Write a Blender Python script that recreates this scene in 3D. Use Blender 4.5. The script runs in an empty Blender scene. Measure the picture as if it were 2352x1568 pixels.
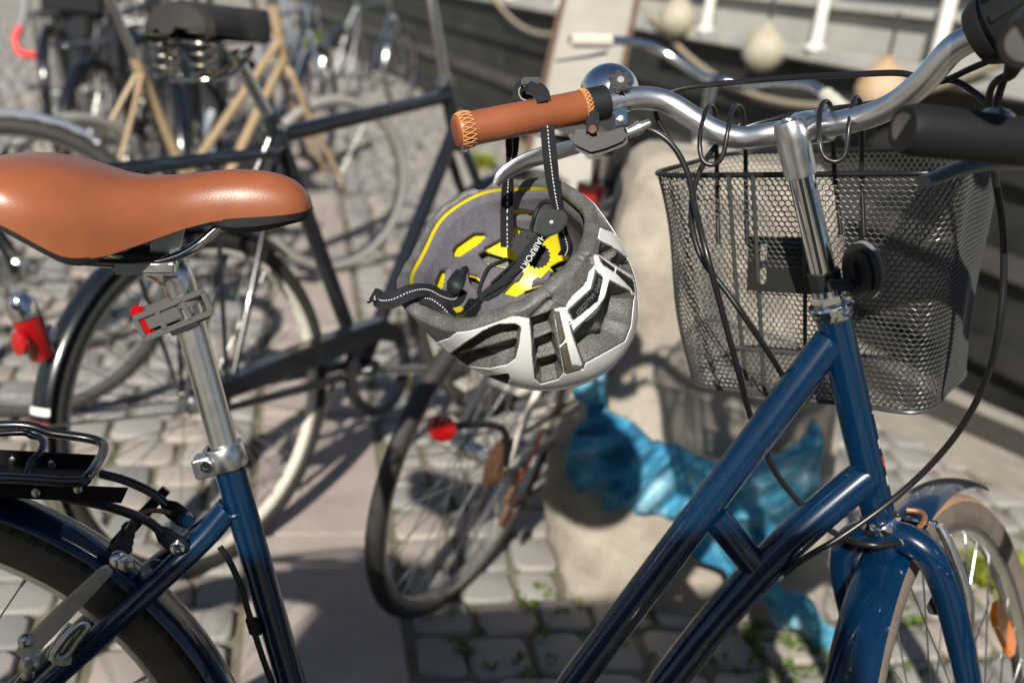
import bpy, bmesh, math, random
import numpy as np
from math import sin, cos, pi, radians, sqrt, atan2, hypot
from mathutils import Vector as V, Matrix as Mx

SC = bpy.context.scene
COL = SC.collection
random.seed(7)

# ------------------------------------------------------------------ camera, light, exposure
CAM_H, PITCH, ROLL, LENS = 1.215, radians(20), radians(6.5), 35.0
FP = LENS / 36 * 2352                       # focal length in pixels of a 2352 px wide view
cF = V((0, cos(PITCH), -sin(PITCH)))
_r = V((1, 0, 0)); _u = _r.cross(cF)
cR = _r * cos(ROLL) + _u * sin(ROLL)
cU = -_r * sin(ROLL) + _u * cos(ROLL)
cC = V((0, 0, CAM_H))
cd = bpy.data.cameras.new('camera'); cam = bpy.data.objects.new('camera', cd); COL.objects.link(cam)
cd.lens = LENS; cd.sensor_width = 36; cd.clip_start = .02; cd.clip_end = 400
m = Mx((cR, cU, -cF)).transposed().to_4x4(); m.translation = cC; cam.matrix_world = m
cd.dof.use_dof = True; cd.dof.focus_distance = 0.955; cd.dof.aperture_fstop = 3.4; cd.dof.aperture_blades = 0
SC.camera = cam

SUN_EL, SUN_DIR = 36.0, V((.20, .98, 0)).normalized()     # horizontal direction the light travels
w = bpy.data.worlds.new('World'); SC.world = w; w.use_nodes = True
nt = w.node_tree; bg = nt.nodes['Background']
sky = nt.nodes.new('ShaderNodeTexSky'); sky.sky_type = 'NISHITA'; sky.sun_disc = False
sky.sun_elevation = radians(SUN_EL); sky.sun_rotation = atan2(-SUN_DIR.x, -SUN_DIR.y)
sky.air_density = 1.0; sky.dust_density = .6; sky.ozone_density = 1.0
nt.links.new(sky.outputs[0], bg.inputs[0]); bg.inputs[1].default_value = .05
sl = bpy.data.lights.new('sun', 'SUN'); so = bpy.data.objects.new('sun', sl); COL.objects.link(so)
sl.energy = 5.0; sl.angle = radians(.8); sl.color = (1, .94, .84)
ld = V((SUN_DIR.x * cos(radians(SUN_EL)), SUN_DIR.y * cos(radians(SUN_EL)), -sin(radians(SUN_EL))))
so.rotation_euler = ld.to_track_quat('-Z', 'Y').to_euler(); so.location = (0, -3, 6)
SC.view_settings.view_transform = 'Standard'; SC.view_settings.look = 'None'
SC.view_settings.exposure = .42; SC.view_settings.gamma = 1
SC.view_settings.use_curve_mapping = False

def ray(x, y): return cR * ((x - 1176) / FP) - cU * ((y - 784) / FP) + cF
def U(x, y, d): return cC + ray(x, y) * d                  # a point seen at (x, y) at depth d metres
def Zp(x, y, z):                                           # ... at height z
    r = ray(x, y); return cC + r * ((z - CAM_H) / r.z)
def proj(p):
    v = p - cC; d = v.dot(cF); return 1176 + FP * v.dot(cR) / d, 784 - FP * v.dot(cU) / d, d

# ------------------------------------------------------------------ object helpers
def tag(o, label=None, cat=None, group=None, kind=None):
    if label: o['label'] = label
    if cat: o['category'] = cat
    if group: o['group'] = group
    if kind: o['kind'] = kind
    return o
def thing(name, loc, label, cat, group=None, rot=None):
    o = bpy.data.objects.new(name, None); COL.objects.link(o); o.empty_display_size = .1
    if rot is not None:
        m = rot.to_4x4(); m.translation = V(loc); o.matrix_world = m
    else: o.location = loc
    tag(o, label, cat, group); o['base'] = tuple(loc) if rot is None else (0, 0, 0)
    return o
def base_of(o):
    while o is not None:
        if 'base' in o.keys(): return V(o['base'])
        o = o.parent
    return V((0, 0, 0))
def clean():
    for o in bpy.data.objects:
        if 'base' in o.keys(): del o['base']

def catmull(P, k=8, closed=False):
    P = [V(p) for p in P]; n = len(P); out = []
    if n < 3 and not closed: return P
    rng = range(n) if closed else range(n - 1)
    for i in rng:
        p1, p2 = P[i], P[(i + 1) % n]
        p0 = P[i - 1] if (closed or i > 0) else p1 * 2 - p2
        p3 = P[(i + 2) % n] if (closed or i + 2 < n) else p2 * 2 - p1
        for j in range(k):
            t = j / k
            out.append(.5 * ((2 * p1) + (p2 - p0) * t + (2 * p0 - 5 * p1 + 4 * p2 - p3) * t * t + (3 * p1 - p0 - 3 * p2 + p3) * t ** 3))
    if not closed: out.append(P[-1])
    return out

class MB:
    def __init__(s): s.v = []; s.f = []
    def tube(s, P, r, n=12, caps=True, closed=False, sm=0, flat=1.0, fdir=None):
        P = [V(p) for p in P]
        m0 = len(P)
        if sm:
            rl = list(r) if isinstance(r, (list, tuple)) else None
            P = catmull(P, sm, closed)
            if rl:
                q = []
                for i in range(len(P)):
                    t = i / sm; a = min(int(t), m0 - 1); b = min(a + 1, m0 - 1); q.append(rl[a] + (rl[b] - rl[a]) * (t - a))
                r = q
        N = len(P); R = r if isinstance(r, (list, tuple)) else [r] * N
        T = []
        for i in range(N):
            a = P[i - 1] if (i > 0 or closed) else P[i]; b = P[(i + 1) % N] if (i < N - 1 or closed) else P[i]
            d = b - a; T.append(d.normalized() if d.length > 1e-9 else V((0, 0, 1)))
        up = fdir if fdir is not None else (V((0, 0, 1)) if abs(T[0].z) < .9 else V((1, 0, 0)))
        x = (up - T[0] * up.dot(T[0])).normalized()
        b0 = len(s.v)
        for i in range(N):
            if fdir is not None: x = (V(fdir) - T[i] * V(fdir).dot(T[i])).normalized()
            else: x = (x - T[i] * x.dot(T[i])).normalized()
            y = T[i].cross(x)
            for j in range(n):
                a = 2 * pi * j / n
                s.v.append(P[i] + x * (cos(a) * R[i] * flat) + y * (sin(a) * R[i]))
        M = N if closed else N - 1
        for i in range(M):
            for j in range(n):
                a = b0 + i * n + j; b = b0 + i * n + (j + 1) % n; c = b0 + ((i + 1) % N) * n
                s.f.append((a, b, c + (j + 1) % n, c + j))
        if caps and not closed:
            s.f.append(tuple(b0 + j for j in reversed(range(n)))); s.f.append(tuple(b0 + (N - 1) * n + j for j in range(n)))
        return s
    def lathe(s, prof, o, ax, n=24, xdir=None, cap=True, sy=1.0):
        ax = V(ax).normalized(); o = V(o)
        x = V(xdir) if xdir is not None else (V((0, 0, 1)) if abs(ax.z) < .9 else V((1, 0, 0)))
        x = (x - ax * x.dot(ax)).normalized(); y = ax.cross(x); b0 = len(s.v)
        for (t, r) in prof:
            for j in range(n):
                a = 2 * pi * j / n; s.v.append(o + ax * t + x * (cos(a) * r) + y * (sin(a) * r * sy))
        for i in range(len(prof) - 1):
            for j in range(n):
                a = b0 + i * n; s.f.append((a + j, a + (j + 1) % n, a + n + (j + 1) % n, a + n + j))
        if cap:
            s.f.append(tuple(b0 + j for j in reversed(range(n)))); e = b0 + (len(prof) - 1) * n; s.f.append(tuple(e + j for j in range(n)))
        return s
    def box(s, c, ex, ey, ez):
        c, ex, ey, ez = V(c), V(ex), V(ey), V(ez); b = len(s.v)
        for k in (-1, 1):
            for j in (-1, 1):
                for i in (-1, 1): s.v.append(c + ex * i + ey * j + ez * k)
        for q in ((0, 2, 3, 1), (4, 5, 7, 6), (0, 1, 5, 4), (2, 6, 7, 3), (0, 4, 6, 2), (1, 3, 7, 5)): s.f.append(tuple(b + i for i in q))
        return s
    def prism(s, poly, o, ex, ey, ez):           # poly in (ex, ey), extruded along ez
        o, ex, ey, ez = V(o), V(ex), V(ey), V(ez); n = len(poly); b = len(s.v)
        for k in (0, 1):
            for (x, y) in poly: s.v.append(o + ex * x + ey * y + ez * k)
        s.f.append(tuple(b + i for i in reversed(range(n)))); s.f.append(tuple(b + n + i for i in range(n)))
        for i in range(n): j = (i + 1) % n; s.f.append((b + i, b + j, b + n + j, b + n + i))
        return s
    def grid(s, G, cu=False, cv=False):
        b = len(s.v); n = len(G); k = len(G[0])
        for row in G: s.v.extend(V(p) for p in row)
        for i in range(n if cu else n - 1):
            for j in range(k if cv else k - 1):
                i2 = (i + 1) % n; j2 = (j + 1) % k
                s.f.append((b + i * k + j, b + i2 * k + j, b + i2 * k + j2, b + i * k + j2))
        return s
    def ribbon(s, P, N, w, th=.0012, sm=6):      # strap: centre line P, face normals N
        if sm: P = catmull(P, sm); Q = catmull(N, sm) if len(N) > 1 else [V(N[0])] * len(P)
        else: Q = [V(q) for q in N]
        G = []
        for i, p in enumerate(P):
            t = (P[min(i + 1, len(P) - 1)] - P[max(i - 1, 0)]).normalized(); nn = Q[min(i, len(Q) - 1)]
            nn = (nn - t * nn.dot(t)).normalized(); a = t.cross(nn) * w / 2; h = nn * th / 2
            G.append([p - a - h, p - a + h, p + a + h, p + a - h])
        s.grid(G, cv=True); n = len(G); b = len(s.v) - 4 * n
        s.f.append((b, b + 1, b + 2, b + 3)); e = b + 4 * (n - 1); s.f.append((e + 3, e + 2, e + 1, e))
        return s
    def sphere(s, c, r, n=16, k=10, ax=(0, 0, 1)):
        return s.lathe([(-r * cos(pi * i / k), max(r * sin(pi * i / k), 1e-5)) for i in range(k + 1)], c, ax, n)
    def mesh(s, name, mat, off=V((0, 0, 0)), smooth=True, ang=40):
        me = bpy.data.meshes.new(name); me.from_pydata([tuple(p - off) for p in s.v], [], s.f)
        me.materials.append(mat)
        if smooth:
            me.polygons.foreach_set('use_smooth', [True] * len(me.polygons))
            try: me.set_sharp_from_angle(angle=radians(ang))
            except Exception: pass
        me.update(); return me
    def build(s, name, mat, parent=None, smooth=True, bevel=0, ang=40, local=False):
        off = V((0, 0, 0)) if (local or parent is None) else base_of(parent)
        o = bpy.data.objects.new(name, s.mesh(name, mat, off, smooth, ang)); COL.objects.link(o)
        if parent is not None: o.parent = parent
        if bevel:
            bm = bmesh.new(); bm.from_mesh(o.data)
            bmesh.ops.recalc_face_normals(bm, faces=bm.faces)
            es = [e for e in bm.edges if len(e.link_faces) == 2 and e.calc_face_angle(0) > radians(35)]
            try: bmesh.ops.bevel(bm, geom=es, offset=bevel, segments=2, affect='EDGES', clamp_overlap=True)
            except Exception: pass
            for f in bm.faces: f.smooth = smooth
            bm.to_mesh(o.data); bm.free()
            if smooth:
                try: o.data.set_sharp_from_angle(angle=radians(60))
                except Exception: pass
        return o
def link(me, name, parent, mat4):
    o = bpy.data.objects.new(name, me); COL.objects.link(o); o.parent = parent; o.matrix_local = mat4; return o
def rot(v, ax, a): return Mx.Rotation(a, 3, V(ax)) @ V(v)

# ------------------------------------------------------------------ array helpers
def inpoly(X, Y, poly):
    c = np.zeros(X.shape, bool); n = len(poly)
    for i in range(n):
        x1, y1 = poly[i]; x2, y2 = poly[(i + 1) % n]
        if y1 == y2: continue
        k = ((y1 > Y) != (y2 > Y)) & (X < (x2 - x1) * (Y - y1) / (y2 - y1) + x1); c ^= k
    return c
def segdist(X, Y, a, b):
    ax_, ay_ = a; bx_, by_ = b; dx, dy = bx_ - ax_, by_ - ay_; t = np.clip(((X - ax_) * dx + (Y - ay_) * dy) / (dx * dx + dy * dy + 1e-9), 0, 1)
    return np.hypot(X - ax_ - t * dx, Y - ay_ - t * dy)
def polydist(X, Y, poly):
    d = np.full(X.shape, 1e9)
    for i in range(len(poly)): d = np.minimum(d, segdist(X, Y, poly[i], poly[(i + 1) % len(poly)]))
    return d
def sstep(x): x = np.clip(x, 0, 1); return x * x * (3 - 2 * x)
def np_obj(name, A, Fc, mt, parent, smooth=False):
    me = bpy.data.meshes.new(name); off = np.array(base_of(parent)); me.from_pydata((A - off).tolist(), [], Fc.tolist()); me.materials.append(mt)
    if smooth: me.polygons.foreach_set('use_smooth', [True] * len(me.polygons))
    me.update(); o = bpy.data.objects.new(name, me); COL.objects.link(o); o.parent = parent; return o

# ------------------------------------------------------------------ materials
def mat(name, col, rough=.5, metal=0, var=None, vscale=20, bump=0, bscale=300, coat=0, spec=.5, detail=4, rvar=0, extra=None, crough=.05, stretch=None):
    m = bpy.data.materials.new(name); m.use_nodes = True; t = m.node_tree; N, L = t.nodes, t.links
    b = N['Principled BSDF']; b.inputs['Roughness'].default_value = rough; b.inputs['Metallic'].default_value = metal
    b.inputs['Specular IOR Level'].default_value = spec
    b.inputs['Base Color'].default_value = (*col, 1)
    if coat: b.inputs['Coat Weight'].default_value = coat; b.inputs['Coat Roughness'].default_value = crough
    tc = N.new('ShaderNodeTexCoord'); src = tc.outputs['Object']
    if stretch:
        mp = N.new('ShaderNodeMapping'); mp.inputs['Scale'].default_value = stretch; L.new(src, mp.inputs[0]); src = mp.outputs[0]
    if var:
        n = N.new('ShaderNodeTexNoise'); n.inputs['Scale'].default_value = vscale; n.inputs['Detail'].default_value = detail; n.inputs['Roughness'].default_value = .65
        L.new(src, n.inputs['Vector']); r = N.new('ShaderNodeValToRGB'); L.new(n.outputs[0], r.inputs[0])
        r.color_ramp.elements[0].position = .3; r.color_ramp.elements[0].color = (*var, 1)
        r.color_ramp.elements[1].position = .7; r.color_ramp.elements[1].color = (*col, 1)
        L.new(r.outputs[0], b.inputs['Base Color']); m['ramp'] = r.name
        if rvar:
            mr = N.new('ShaderNodeMapRange'); L.new(n.outputs[0], mr.inputs[0]); mr.inputs[3].default_value = rough - rvar; mr.inputs[4].default_value = rough + rvar
            L.new(mr.outputs[0], b.inputs['Roughness'])
    if bump:
        n = N.new('ShaderNodeTexNoise'); n.inputs['Scale'].default_value = bscale; n.inputs['Detail'].default_value = 5; L.new(src, n.inputs['Vector'])
        bp = N.new('ShaderNodeBump'); bp.inputs['Strength'].default_value = bump; bp.inputs['Distance'].default_value = .002
        L.new(n.outputs[0], bp.inputs['Height']); L.new(bp.outputs[0], b.inputs['Normal'])
    return m
def scratched(m, amount=.6, scale=90, stretch=(1, 1, 1), col=(.45, .47, .5)):   # small pale chips and dust specks
    t = m.node_tree; N, L = t.nodes, t.links; b = N['Principled BSDF']
    tc = N.new('ShaderNodeTexCoord'); n = N.new('ShaderNodeTexNoise'); n.inputs['Scale'].default_value = scale; n.inputs['Detail'].default_value = 8; n.inputs['Roughness'].default_value = .75
    mp = N.new('ShaderNodeMapping'); mp.inputs['Scale'].default_value = stretch; L.new(tc.outputs['Object'], mp.inputs[0]); L.new(mp.outputs[0], n.inputs['Vector'])
    r = N.new('ShaderNodeValToRGB'); r.color_ramp.elements[0].position = .645; r.color_ramp.elements[1].position = .73; L.new(n.outputs[0], r.inputs[0])
    mu = N.new('ShaderNodeMath'); mu.operation = 'MULTIPLY'; mu.inputs[1].default_value = amount; L.new(r.outputs[0], mu.inputs[0])
    mx = N.new('ShaderNodeMixRGB'); L.new(mu.outputs[0], mx.inputs[0]); mx.inputs[2].default_value = (*col, 1)
    if b.inputs['Base Color'].is_linked: L.new(b.inputs['Base Color'].links[0].from_socket, mx.inputs[1])
    else: mx.inputs[1].default_value = b.inputs['Base Color'].default_value
    L.new(mx.outputs[0], b.inputs['Base Color'])
    return m
M = {}
M['leather'] = mat('leather', (.30, .094, .038), .33, var=(.20, .060, .025), vscale=9, bump=.10, bscale=650, spec=.45, rvar=.06, coat=.25, crough=.28)
M['blue'] = scratched(mat('blue_paint', (.0007, .0180, .054), .25, coat=1, spec=.25, var=(.0005, .014, .043), vscale=30), .42, 120, (1, 1, 1))
M['chrome'] = mat('chrome', (.80, .81, .82), .07, 1)
M['alu'] = mat('brushed_aluminium', (.88, .88, .88), .33, 1, var=(.82, .82, .83), vscale=60, rvar=.06)
M['polish'] = scratched(mat('polished_aluminium', (.82, .82, .82), .3, 1, rvar=.07, var=(.72, .72, .73), vscale=90), .25, 220, col=(.85, .85, .85))
M['black'] = mat('black_plastic', (.008, .008, .009), .55, bump=.08, bscale=500)
M['matteblack'] = mat('matte_black_coat', (.005, .005, .006), .6, spec=.15)
M['blackgloss'] = mat('black_paint', (.007, .009, .013), .22, coat=.6, var=(.012, .014, .018), vscale=40)
M['rubber'] = mat('rubber', (.022, .021, .020), .7, var=(.035, .033, .03), vscale=30)
M['greyrubber'] = mat('grey_rubber', (.075, .075, .07), .6)
M['thread'] = mat('waxed_thread', (.55, .27, .10), .7)
M['cable'] = mat('cable_housing', (.010, .010, .011), .32)
M['steel'] = mat('zinc_steel', (.55, .55, .53), .3, 1)
M['red'] = mat('red_lens', (.36, .005, .007), .12, coat=1)
M['orange'] = mat('orange_reflector', (.95, .24, .01), .15, coat=1)
M['tan'] = mat('tan_tyre_wall', (.42, .26, .15), .75, var=(.34, .2, .12), vscale=40)
M['browntyre'] = mat('brown_tyre', (.115, .088, .06), .75, var=(.08, .06, .042), vscale=50)
M['white'] = mat('white_shell', (.84, .84, .83), .25, coat=.4)
M['gold'] = mat('gold_paint', (.40, .30, .18), .35, coat=.4, var=(.33, .24, .14), vscale=30)
M['silver'] = mat('silver', (.6, .61, .62), .25, 1)
M['dullrim'] = mat('weathered_rim', (.5, .49, .46), .4, .8, var=(.35, .33, .3), vscale=50)
M['greyfender'] = mat('grey_blue_fender', (.22, .25, .30), .35, coat=.3)
M['greytyre'] = mat('grey_tyre', (.28, .27, .25), .7)
M['sidewall'] = mat('dusty_sidewall', (.16, .13, .105), .8, var=(.11, .09, .075), vscale=40)
M['rust'] = mat('rusty_steel', (.20, .10, .05), .8, .2, var=(.10, .05, .03), vscale=80)
M['cream'] = mat('cream_paint', (.62, .58, .5), .35, coat=.3)
M['redplastic'] = mat('red_plastic', (.62, .035, .04), .4)
M['greyplastic'] = mat('grey_plastic', (.20, .21, .22), .45)
M['spring'] = mat('saddle_spring', (.45, .42, .36), .25, 1)
M['brass'] = mat('dull_nickel', (.5, .5, .48), .5, 1)
M['greymetal'] = mat('grey_anodised', (.16, .17, .19), .35, .6)
M['ivory'] = mat('ivory_grip', (.62, .58, .5), .6)
M['brown_cable'] = mat('brass_noodle', (.28, .13, .06), .4, .3)
# ------------------------------------------------------------------ the setting: quay, water, boat, stone
QP = V((-.23, .973, 0)).normalized(); NP = V((QP.y, -QP.x, 0))            # direction of the paving
QB = V((-.395, .919, 0)).normalized(); NQ = V((QB.y, -QB.x, 0))           # direction of the moored boat
edge = [Zp(2700, 1215, 0), Zp(2352, 1060, 0), Zp(2060, 930, 0), Zp(1545, 655, 0), Zp(1150, 235, 0), Zp(985, 45, 0)]
edge = [V((p.x, p.y, 0)) for p in edge]; edge[0] = edge[1] - QB * 8; edge.append(edge[-1] + (edge[-1] - edge[-2]) * 1.5)
M['joint'] = mat('earth_joint', (.22, .19, .145), .95, var=(.09, .09, .05), vscale=9, bump=.6, bscale=60)
M['stone1'] = mat('grey_granite', (.35, .33, .305), .8, var=(.26, .245, .228), vscale=18, bump=.5, bscale=140, detail=8)
M['stone2'] = mat('dark_granite', (.29, .28, .27), .8, var=(.215, .21, .205), vscale=18, bump=.5, bscale=140, detail=8)
M['stone3'] = mat('warm_granite', (.40, .35, .305), .8, var=(.31, .27, .24), vscale=18, bump=.5, bscale=140, detail=8)
M['slab'] = mat('pinkish_slab', (.42, .355, .32), .8, var=(.29, .245, .225), vscale=7, bump=.35, bscale=180, detail=8)
M['bollard'] = mat('weathered_stone', (.44, .39, .325), .85, var=(.23, .205, .17), vscale=8, bump=1.0, bscale=55, detail=8)
M['coping'] = mat('coping_stone', (.36, .33, .28), .85, var=(.24, .215, .18), vscale=9, bump=.6, bscale=70, detail=8)
M['timber'] = mat('tarred_timber', (.035, .03, .026), .8, var=(.06, .05, .04), vscale=20, bump=.5, bscale=60)
M['rustedge'] = mat('rusty_quay_edge', (.26, .155, .125), .8, var=(.18, .10, .08), vscale=16)
M['hull'] = mat('black_hull', (.040, .039, .036), .6, var=(.010, .010, .010), vscale=1.6)
M['hullband'] = mat('faded_hull_band', (.085, .08, .075), .7, var=(.04, .04, .038), vscale=3)
M['gunwale'] = mat('grey_white_paint', (.50, .49, .45), .5, var=(.38, .37, .34), vscale=5)
M['cabin'] = mat('pale_grey_paint', (.42, .43, .42), .5)
M['water'] = mat('harbour_water', (.006, .010, .012), .08, bump=.35, bscale=6)
M['board'] = mat('weathered_board', (.36, .34, .305), .8, var=(.28, .265, .24), vscale=6)
M['boardedge'] = mat('rust_brown_edge', (.10, .06, .04), .85)
gp = [V((-60, -12, 0)), V((edge[0].x, -12, 0))] + edge + [V((-60, edge[-1].y, 0))]
mb = MB(); mb.v = [p + V((0, 0, -.012)) for p in gp] + [p + V((0, 0, -1.6)) for p in gp]; n_ = len(gp)
mb.f = [tuple(range(n_))] + [(i, n_ + i, n_ + (i + 1) % n_, (i + 1) % n_) for i in range(n_)]
ground = mb.build('ground', M['joint'], smooth=False); tag(ground, kind='structure')
wt = MB(); wt.box((0, 40, -.95), (120, 0, 0), (0, 120, 0), (0, 0, .01)); tag(wt.build('water', M['water'], smooth=False), kind='structure')
S15 = [p_ for p_ in edge if p_.dot(QP) > 15]
a_e = [i for i in range(len(edge) - 1) if edge[i].dot(QP) <= 15 < edge[i + 1].dot(QP)][0]; t_e = (15 - edge[a_e].dot(QP)) / (edge[a_e + 1].dot(QP) - edge[a_e].dot(QP))
M['farpave'] = mat('distant_paving', (.34, .31, .27), .85, var=(.24, .22, .195), vscale=1.2, bump=.5, bscale=9, detail=8)
fp = [QP * 15 - NP * 50, edge[a_e].lerp(edge[a_e + 1], t_e) + V((-.3, 0, 0))] + [p_ + V((-.3, 0, 0)) for p_ in S15] + [V((-60, edge[-1].y, 0))]
mb = MB(); mb.v = [p_ + V((0, 0, -.004)) for p_ in fp]; mb.f = [tuple(range(len(fp)))]
tag(mb.build('far_pavement', M['farpave'], smooth=False), kind='structure')
def inside(p):                                            # on the quay side of the edge?
    for a, b in zip(edge[:-1], edge[1:]):
        if min(a.y, b.y) <= p.y <= max(a.y, b.y):
            t = (p.y - a.y) / (b.y - a.y); return p.x < a.x + (b.x - a.x) * t - .24
    return True
# setts
def sett_mesh(mt, k):
    rg = random.Random(k); mb = MB(); j = lambda: rg.uniform(-.06, .06)
    c = [(-.5, -.5), (.5, -.5), (.5, .5), (-.5, .5)]; c = [(x + j(), y + j()) for x, y in c]
    cc = []
    for i in range(4):                                    # cut corners
        a, b, d = c[i - 1], c[i], c[(i + 1) % 4]
        cc.append((b[0] + (a[0] - b[0]) * .14, b[1] + (a[1] - b[1]) * .14)); cc.append((b[0] + (d[0] - b[0]) * .14, b[1] + (d[1] - b[1]) * .14))
    for z, s_ in ((-.05, 1), (-.007, 1), (-.0015, .965), (.0005, .88)): mb.v += [V((x * s_, y * s_, z + (rg.uniform(-.0012, .0012) if z > -.02 else 0))) for x, y in cc]
    for l_ in range(3):
        for i in range(8): a = l_ * 8; mb.f.append((a + i, a + (i + 1) % 8, a + 8 + (i + 1) % 8, a + 8 + i))
    mb.f.append(tuple(24 + i for i in range(8))); return mb
SM = [(sett_mesh(m_, k), M[m_]) for k, m_ in enumerate(['stone1', 'stone2', 'stone3', 'stone1', 'stone2', 'stone3', 'stone1', 'stone1'])]
SME = [mb.mesh('sett', mt, ang=50) for mb, mt in SM]
rg = random.Random(3); cells = []
S = 1.0
while S < 15:
    dS = rg.uniform(.105, .135)
    for (l0, l1) in ((-6.5, -.085), (.245, 4.2)):
        l_ = l0 + rg.uniform(0, .08) if l0 < -1 else l0
        while l_ < l1 - .05:
            w_ = rg.uniform(.10, .155) if l_ + .2 < l1 else l1 - l_
            c = NP * (l_ + w_ / 2) + QP * (S + dS / 2)
            cells.append((c, w_ - .014, dS - .014)); l_ += w_
    S += dS
vis_c, rest = [], []
for c, a, b in cells:
    if not inside(c): continue
    u, v, d = proj(c)
    if d > .3 and -150 < u < 2500 and -150 < v < 1720: vis_c.append((d, c, a, b))
vis_c.sort(key=lambda q: q[0])
for q, (d, c, a, b) in enumerate(vis_c[:285]):
    k = rg.randrange(8); mm = (Mx((NP, QP, V((0, 0, 1)))).transposed().to_4x4())
    mm.translation = c + V((0, 0, rg.uniform(-.004, .004)))
    mm = mm @ Mx.Rotation(rg.choice((0, pi)), 4, 'Z') @ Mx.Rotation(rg.gauss(0, .025), 4, 'X') @ Mx.Rotation(rg.gauss(0, .025), 4, 'Y') @ Mx.Diagonal((a, b, 1, 1))
    link(SME[k], 'paving_sett', ground, mm)
for mi in range(3):
    mb = MB(); proto = [s_ for s_, mt in SM if mt == M[('stone1', 'stone2', 'stone3')[mi]]][0]
    for q, (d, c, a, b) in enumerate(vis_c[285:]):
        if q % 3 != mi and not (q % 7 == 0 and mi == 0): continue
        if q % 7 == 0 and mi != 0: continue
        o_ = len(mb.v); z = rg.uniform(-.004, .004)
        mb.v += [c + NP * (p.x * a) + QP * (p.y * b) + V((0, 0, p.z + z)) for p in proto.v[8:]]
        mb.f += [tuple(i - 8 + o_ for i in f) for f in proto.f[8:]]
    o_ = mb.build('distant_setts', M[('stone1', 'stone2', 'stone3')[mi]], ground); tag(o_, kind='stuff')
S = .9
while S < 15:
    dS = rg.uniform(.48, .72)
    if rg.random() < .0: pass
    parts_ = [(-.075, .235)]
    for (l0, l1) in parts_:
        c = NP * (l0 + l1) / 2 + QP * (S + dS / 2)
        u, v, d = proj(c)
        if d > .5:
            o_ = MB().box(c + V((0, 0, -.028 + rg.uniform(-.002, .002))), NP * ((l1 - l0) / 2 - .005), QP * (dS / 2 - .005), V((0, 0, .03))).build('paving_slab', M['slab'], ground, bevel=.006)
    S += dS
# quay edge: tarred kerb beam on the near stretch, rusty steel edge beyond the corner
bm_pts = edge[1:4]
def strip(name, pts, w0, w1, z0, z1, mt, kind='structure'):
    mb = MB(); row = []
    for i, p in enumerate(pts):
        d = (pts[min(i + 1, len(pts) - 1)] - pts[max(i - 1, 0)]).normalized(); nn = V((d.y, -d.x, 0))
        row.append([p + nn * w0 + V((0, 0, z0)), p + nn * w0 + V((0, 0, z1)), p + nn * w1 + V((0, 0, z1)), p + nn * w1 + V((0, 0, z0))])
    mb.grid(row, cv=True); b = len(row) - 1; mb.f.append((0, 1, 2, 3)); mb.f.append((4 * b + 3, 4 * b + 2, 4 * b + 1, 4 * b))
    o = mb.build(name, mt, bevel=.008); tag(o, kind=kind); return o
strip('quay_coping', [edge[1] - QB * 3, edge[1], edge[2], edge[3]], -.22, .0, -.3, .012, M['coping'])
strip('quay_coping', [edge[3], edge[4], edge[5], edge[6]], -.30, -.16, -.3, .012, M['coping'])
strip('kerb_beam', [edge[1] - QB * 3, edge[1], edge[2], edge[3]], .0, .13, -.25, .045, M['timber'])
strip('outer_coping', [edge[1] - QB * 3, edge[1], edge[2], edge[3]], .13, .52, -1.6, -.06, M['coping'])
strip('quay_edge_steel', [edge[3], edge[4], edge[5], edge[6]], -.16, .0, -1.6, .03, M['rustedge'])
# moored boat
g0 = U(1869, 127, 4.55); GL = g0.dot(NQ); GS = g0.dot(QB); gz = g0.z
boat = thing('moored_boat', (g0.x, g0.y, -.95), 'black-hulled boat with grey white bulwark and white rail posts moored at the quay', 'boat')
def BQ(s, l, z): return NQ * (GL + l) + QB * (GS + s) + V((0, 0, z))
def bbox(name, s0, s1, l0, l1, z0, z1, mt, par=boat, bev=0): return MB().box(BQ((s0 + s1) / 2, (l0 + l1) / 2, (z0 + z1) / 2), QB * (s1 - s0) / 2, NQ * (l1 - l0) / 2, V((0, 0, (z1 - z0) / 2))).build(name, mt, par, bevel=bev)
bbox('hull', -4, 14, .06, 4, -1.3, gz - .03, M['hull'])
for k in range(5): bbox('hull_strake', -4, 14, .0, .06, -.62 + k * .33, -.53 + k * .33, M['hullband'] if k % 2 else M['hull'], bev=.01)
bbox('rubbing_strake', -4, 14, -.03, .06, gz - .035, gz + .035, M['gunwale'], bev=.012)
bbox('bulwark', -4, 14, .10, .2, gz + .02, gz + .20, M['gunwale'], bev=.01)
bbox('cap_rail', -4, 14, .05, .3, gz + .2, gz + .235, M['gunwale'], bev=.008)
bbox('deck', -4, 14, .22, 3.9, gz - .05, gz + .01, M['cabin'])
cbn = bbox('cabin', -4, 1.2, 1.0, 3.2, gz, gz + 1.5, M['cabin'], bev=.03)
bbox('cabin_skirting', -4, 1.2, .97, 1.0, gz + .3, gz + .36, M['timber'], cbn)
M['rail'] = mat('white_rail', (.74, .73, .69), .4)
for s_ in (-1.5, -.75, 0, .95, 1.9, 2.9, 3.9):
    p = BQ(s_, -.0, gz + .02); MB().tube([p, p + V((0, 0, .85))], .027, 12).build('rail_post', M['rail'], boat)
    MB().lathe([(0, .05), (.02, .05), (.03, .03)], p, (0, 0, 1), 14).build('rail_foot', M['rail'], boat)
for z in (.85, ): MB().tube([BQ(-4, 0, gz + .87), BQ(10, 0, gz + .87)], .02, 10).build('hand_rail', M['rail'], boat)
M['fend'] = mat('dirty_white_fender', (.45, .43, .36), .6, var=(.32, .28, .2), vscale=9)
M['fend2'] = mat('orange_stained_fender', (.46, .38, .27), .6, var=(.45, .25, .12), vscale=6)
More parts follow.
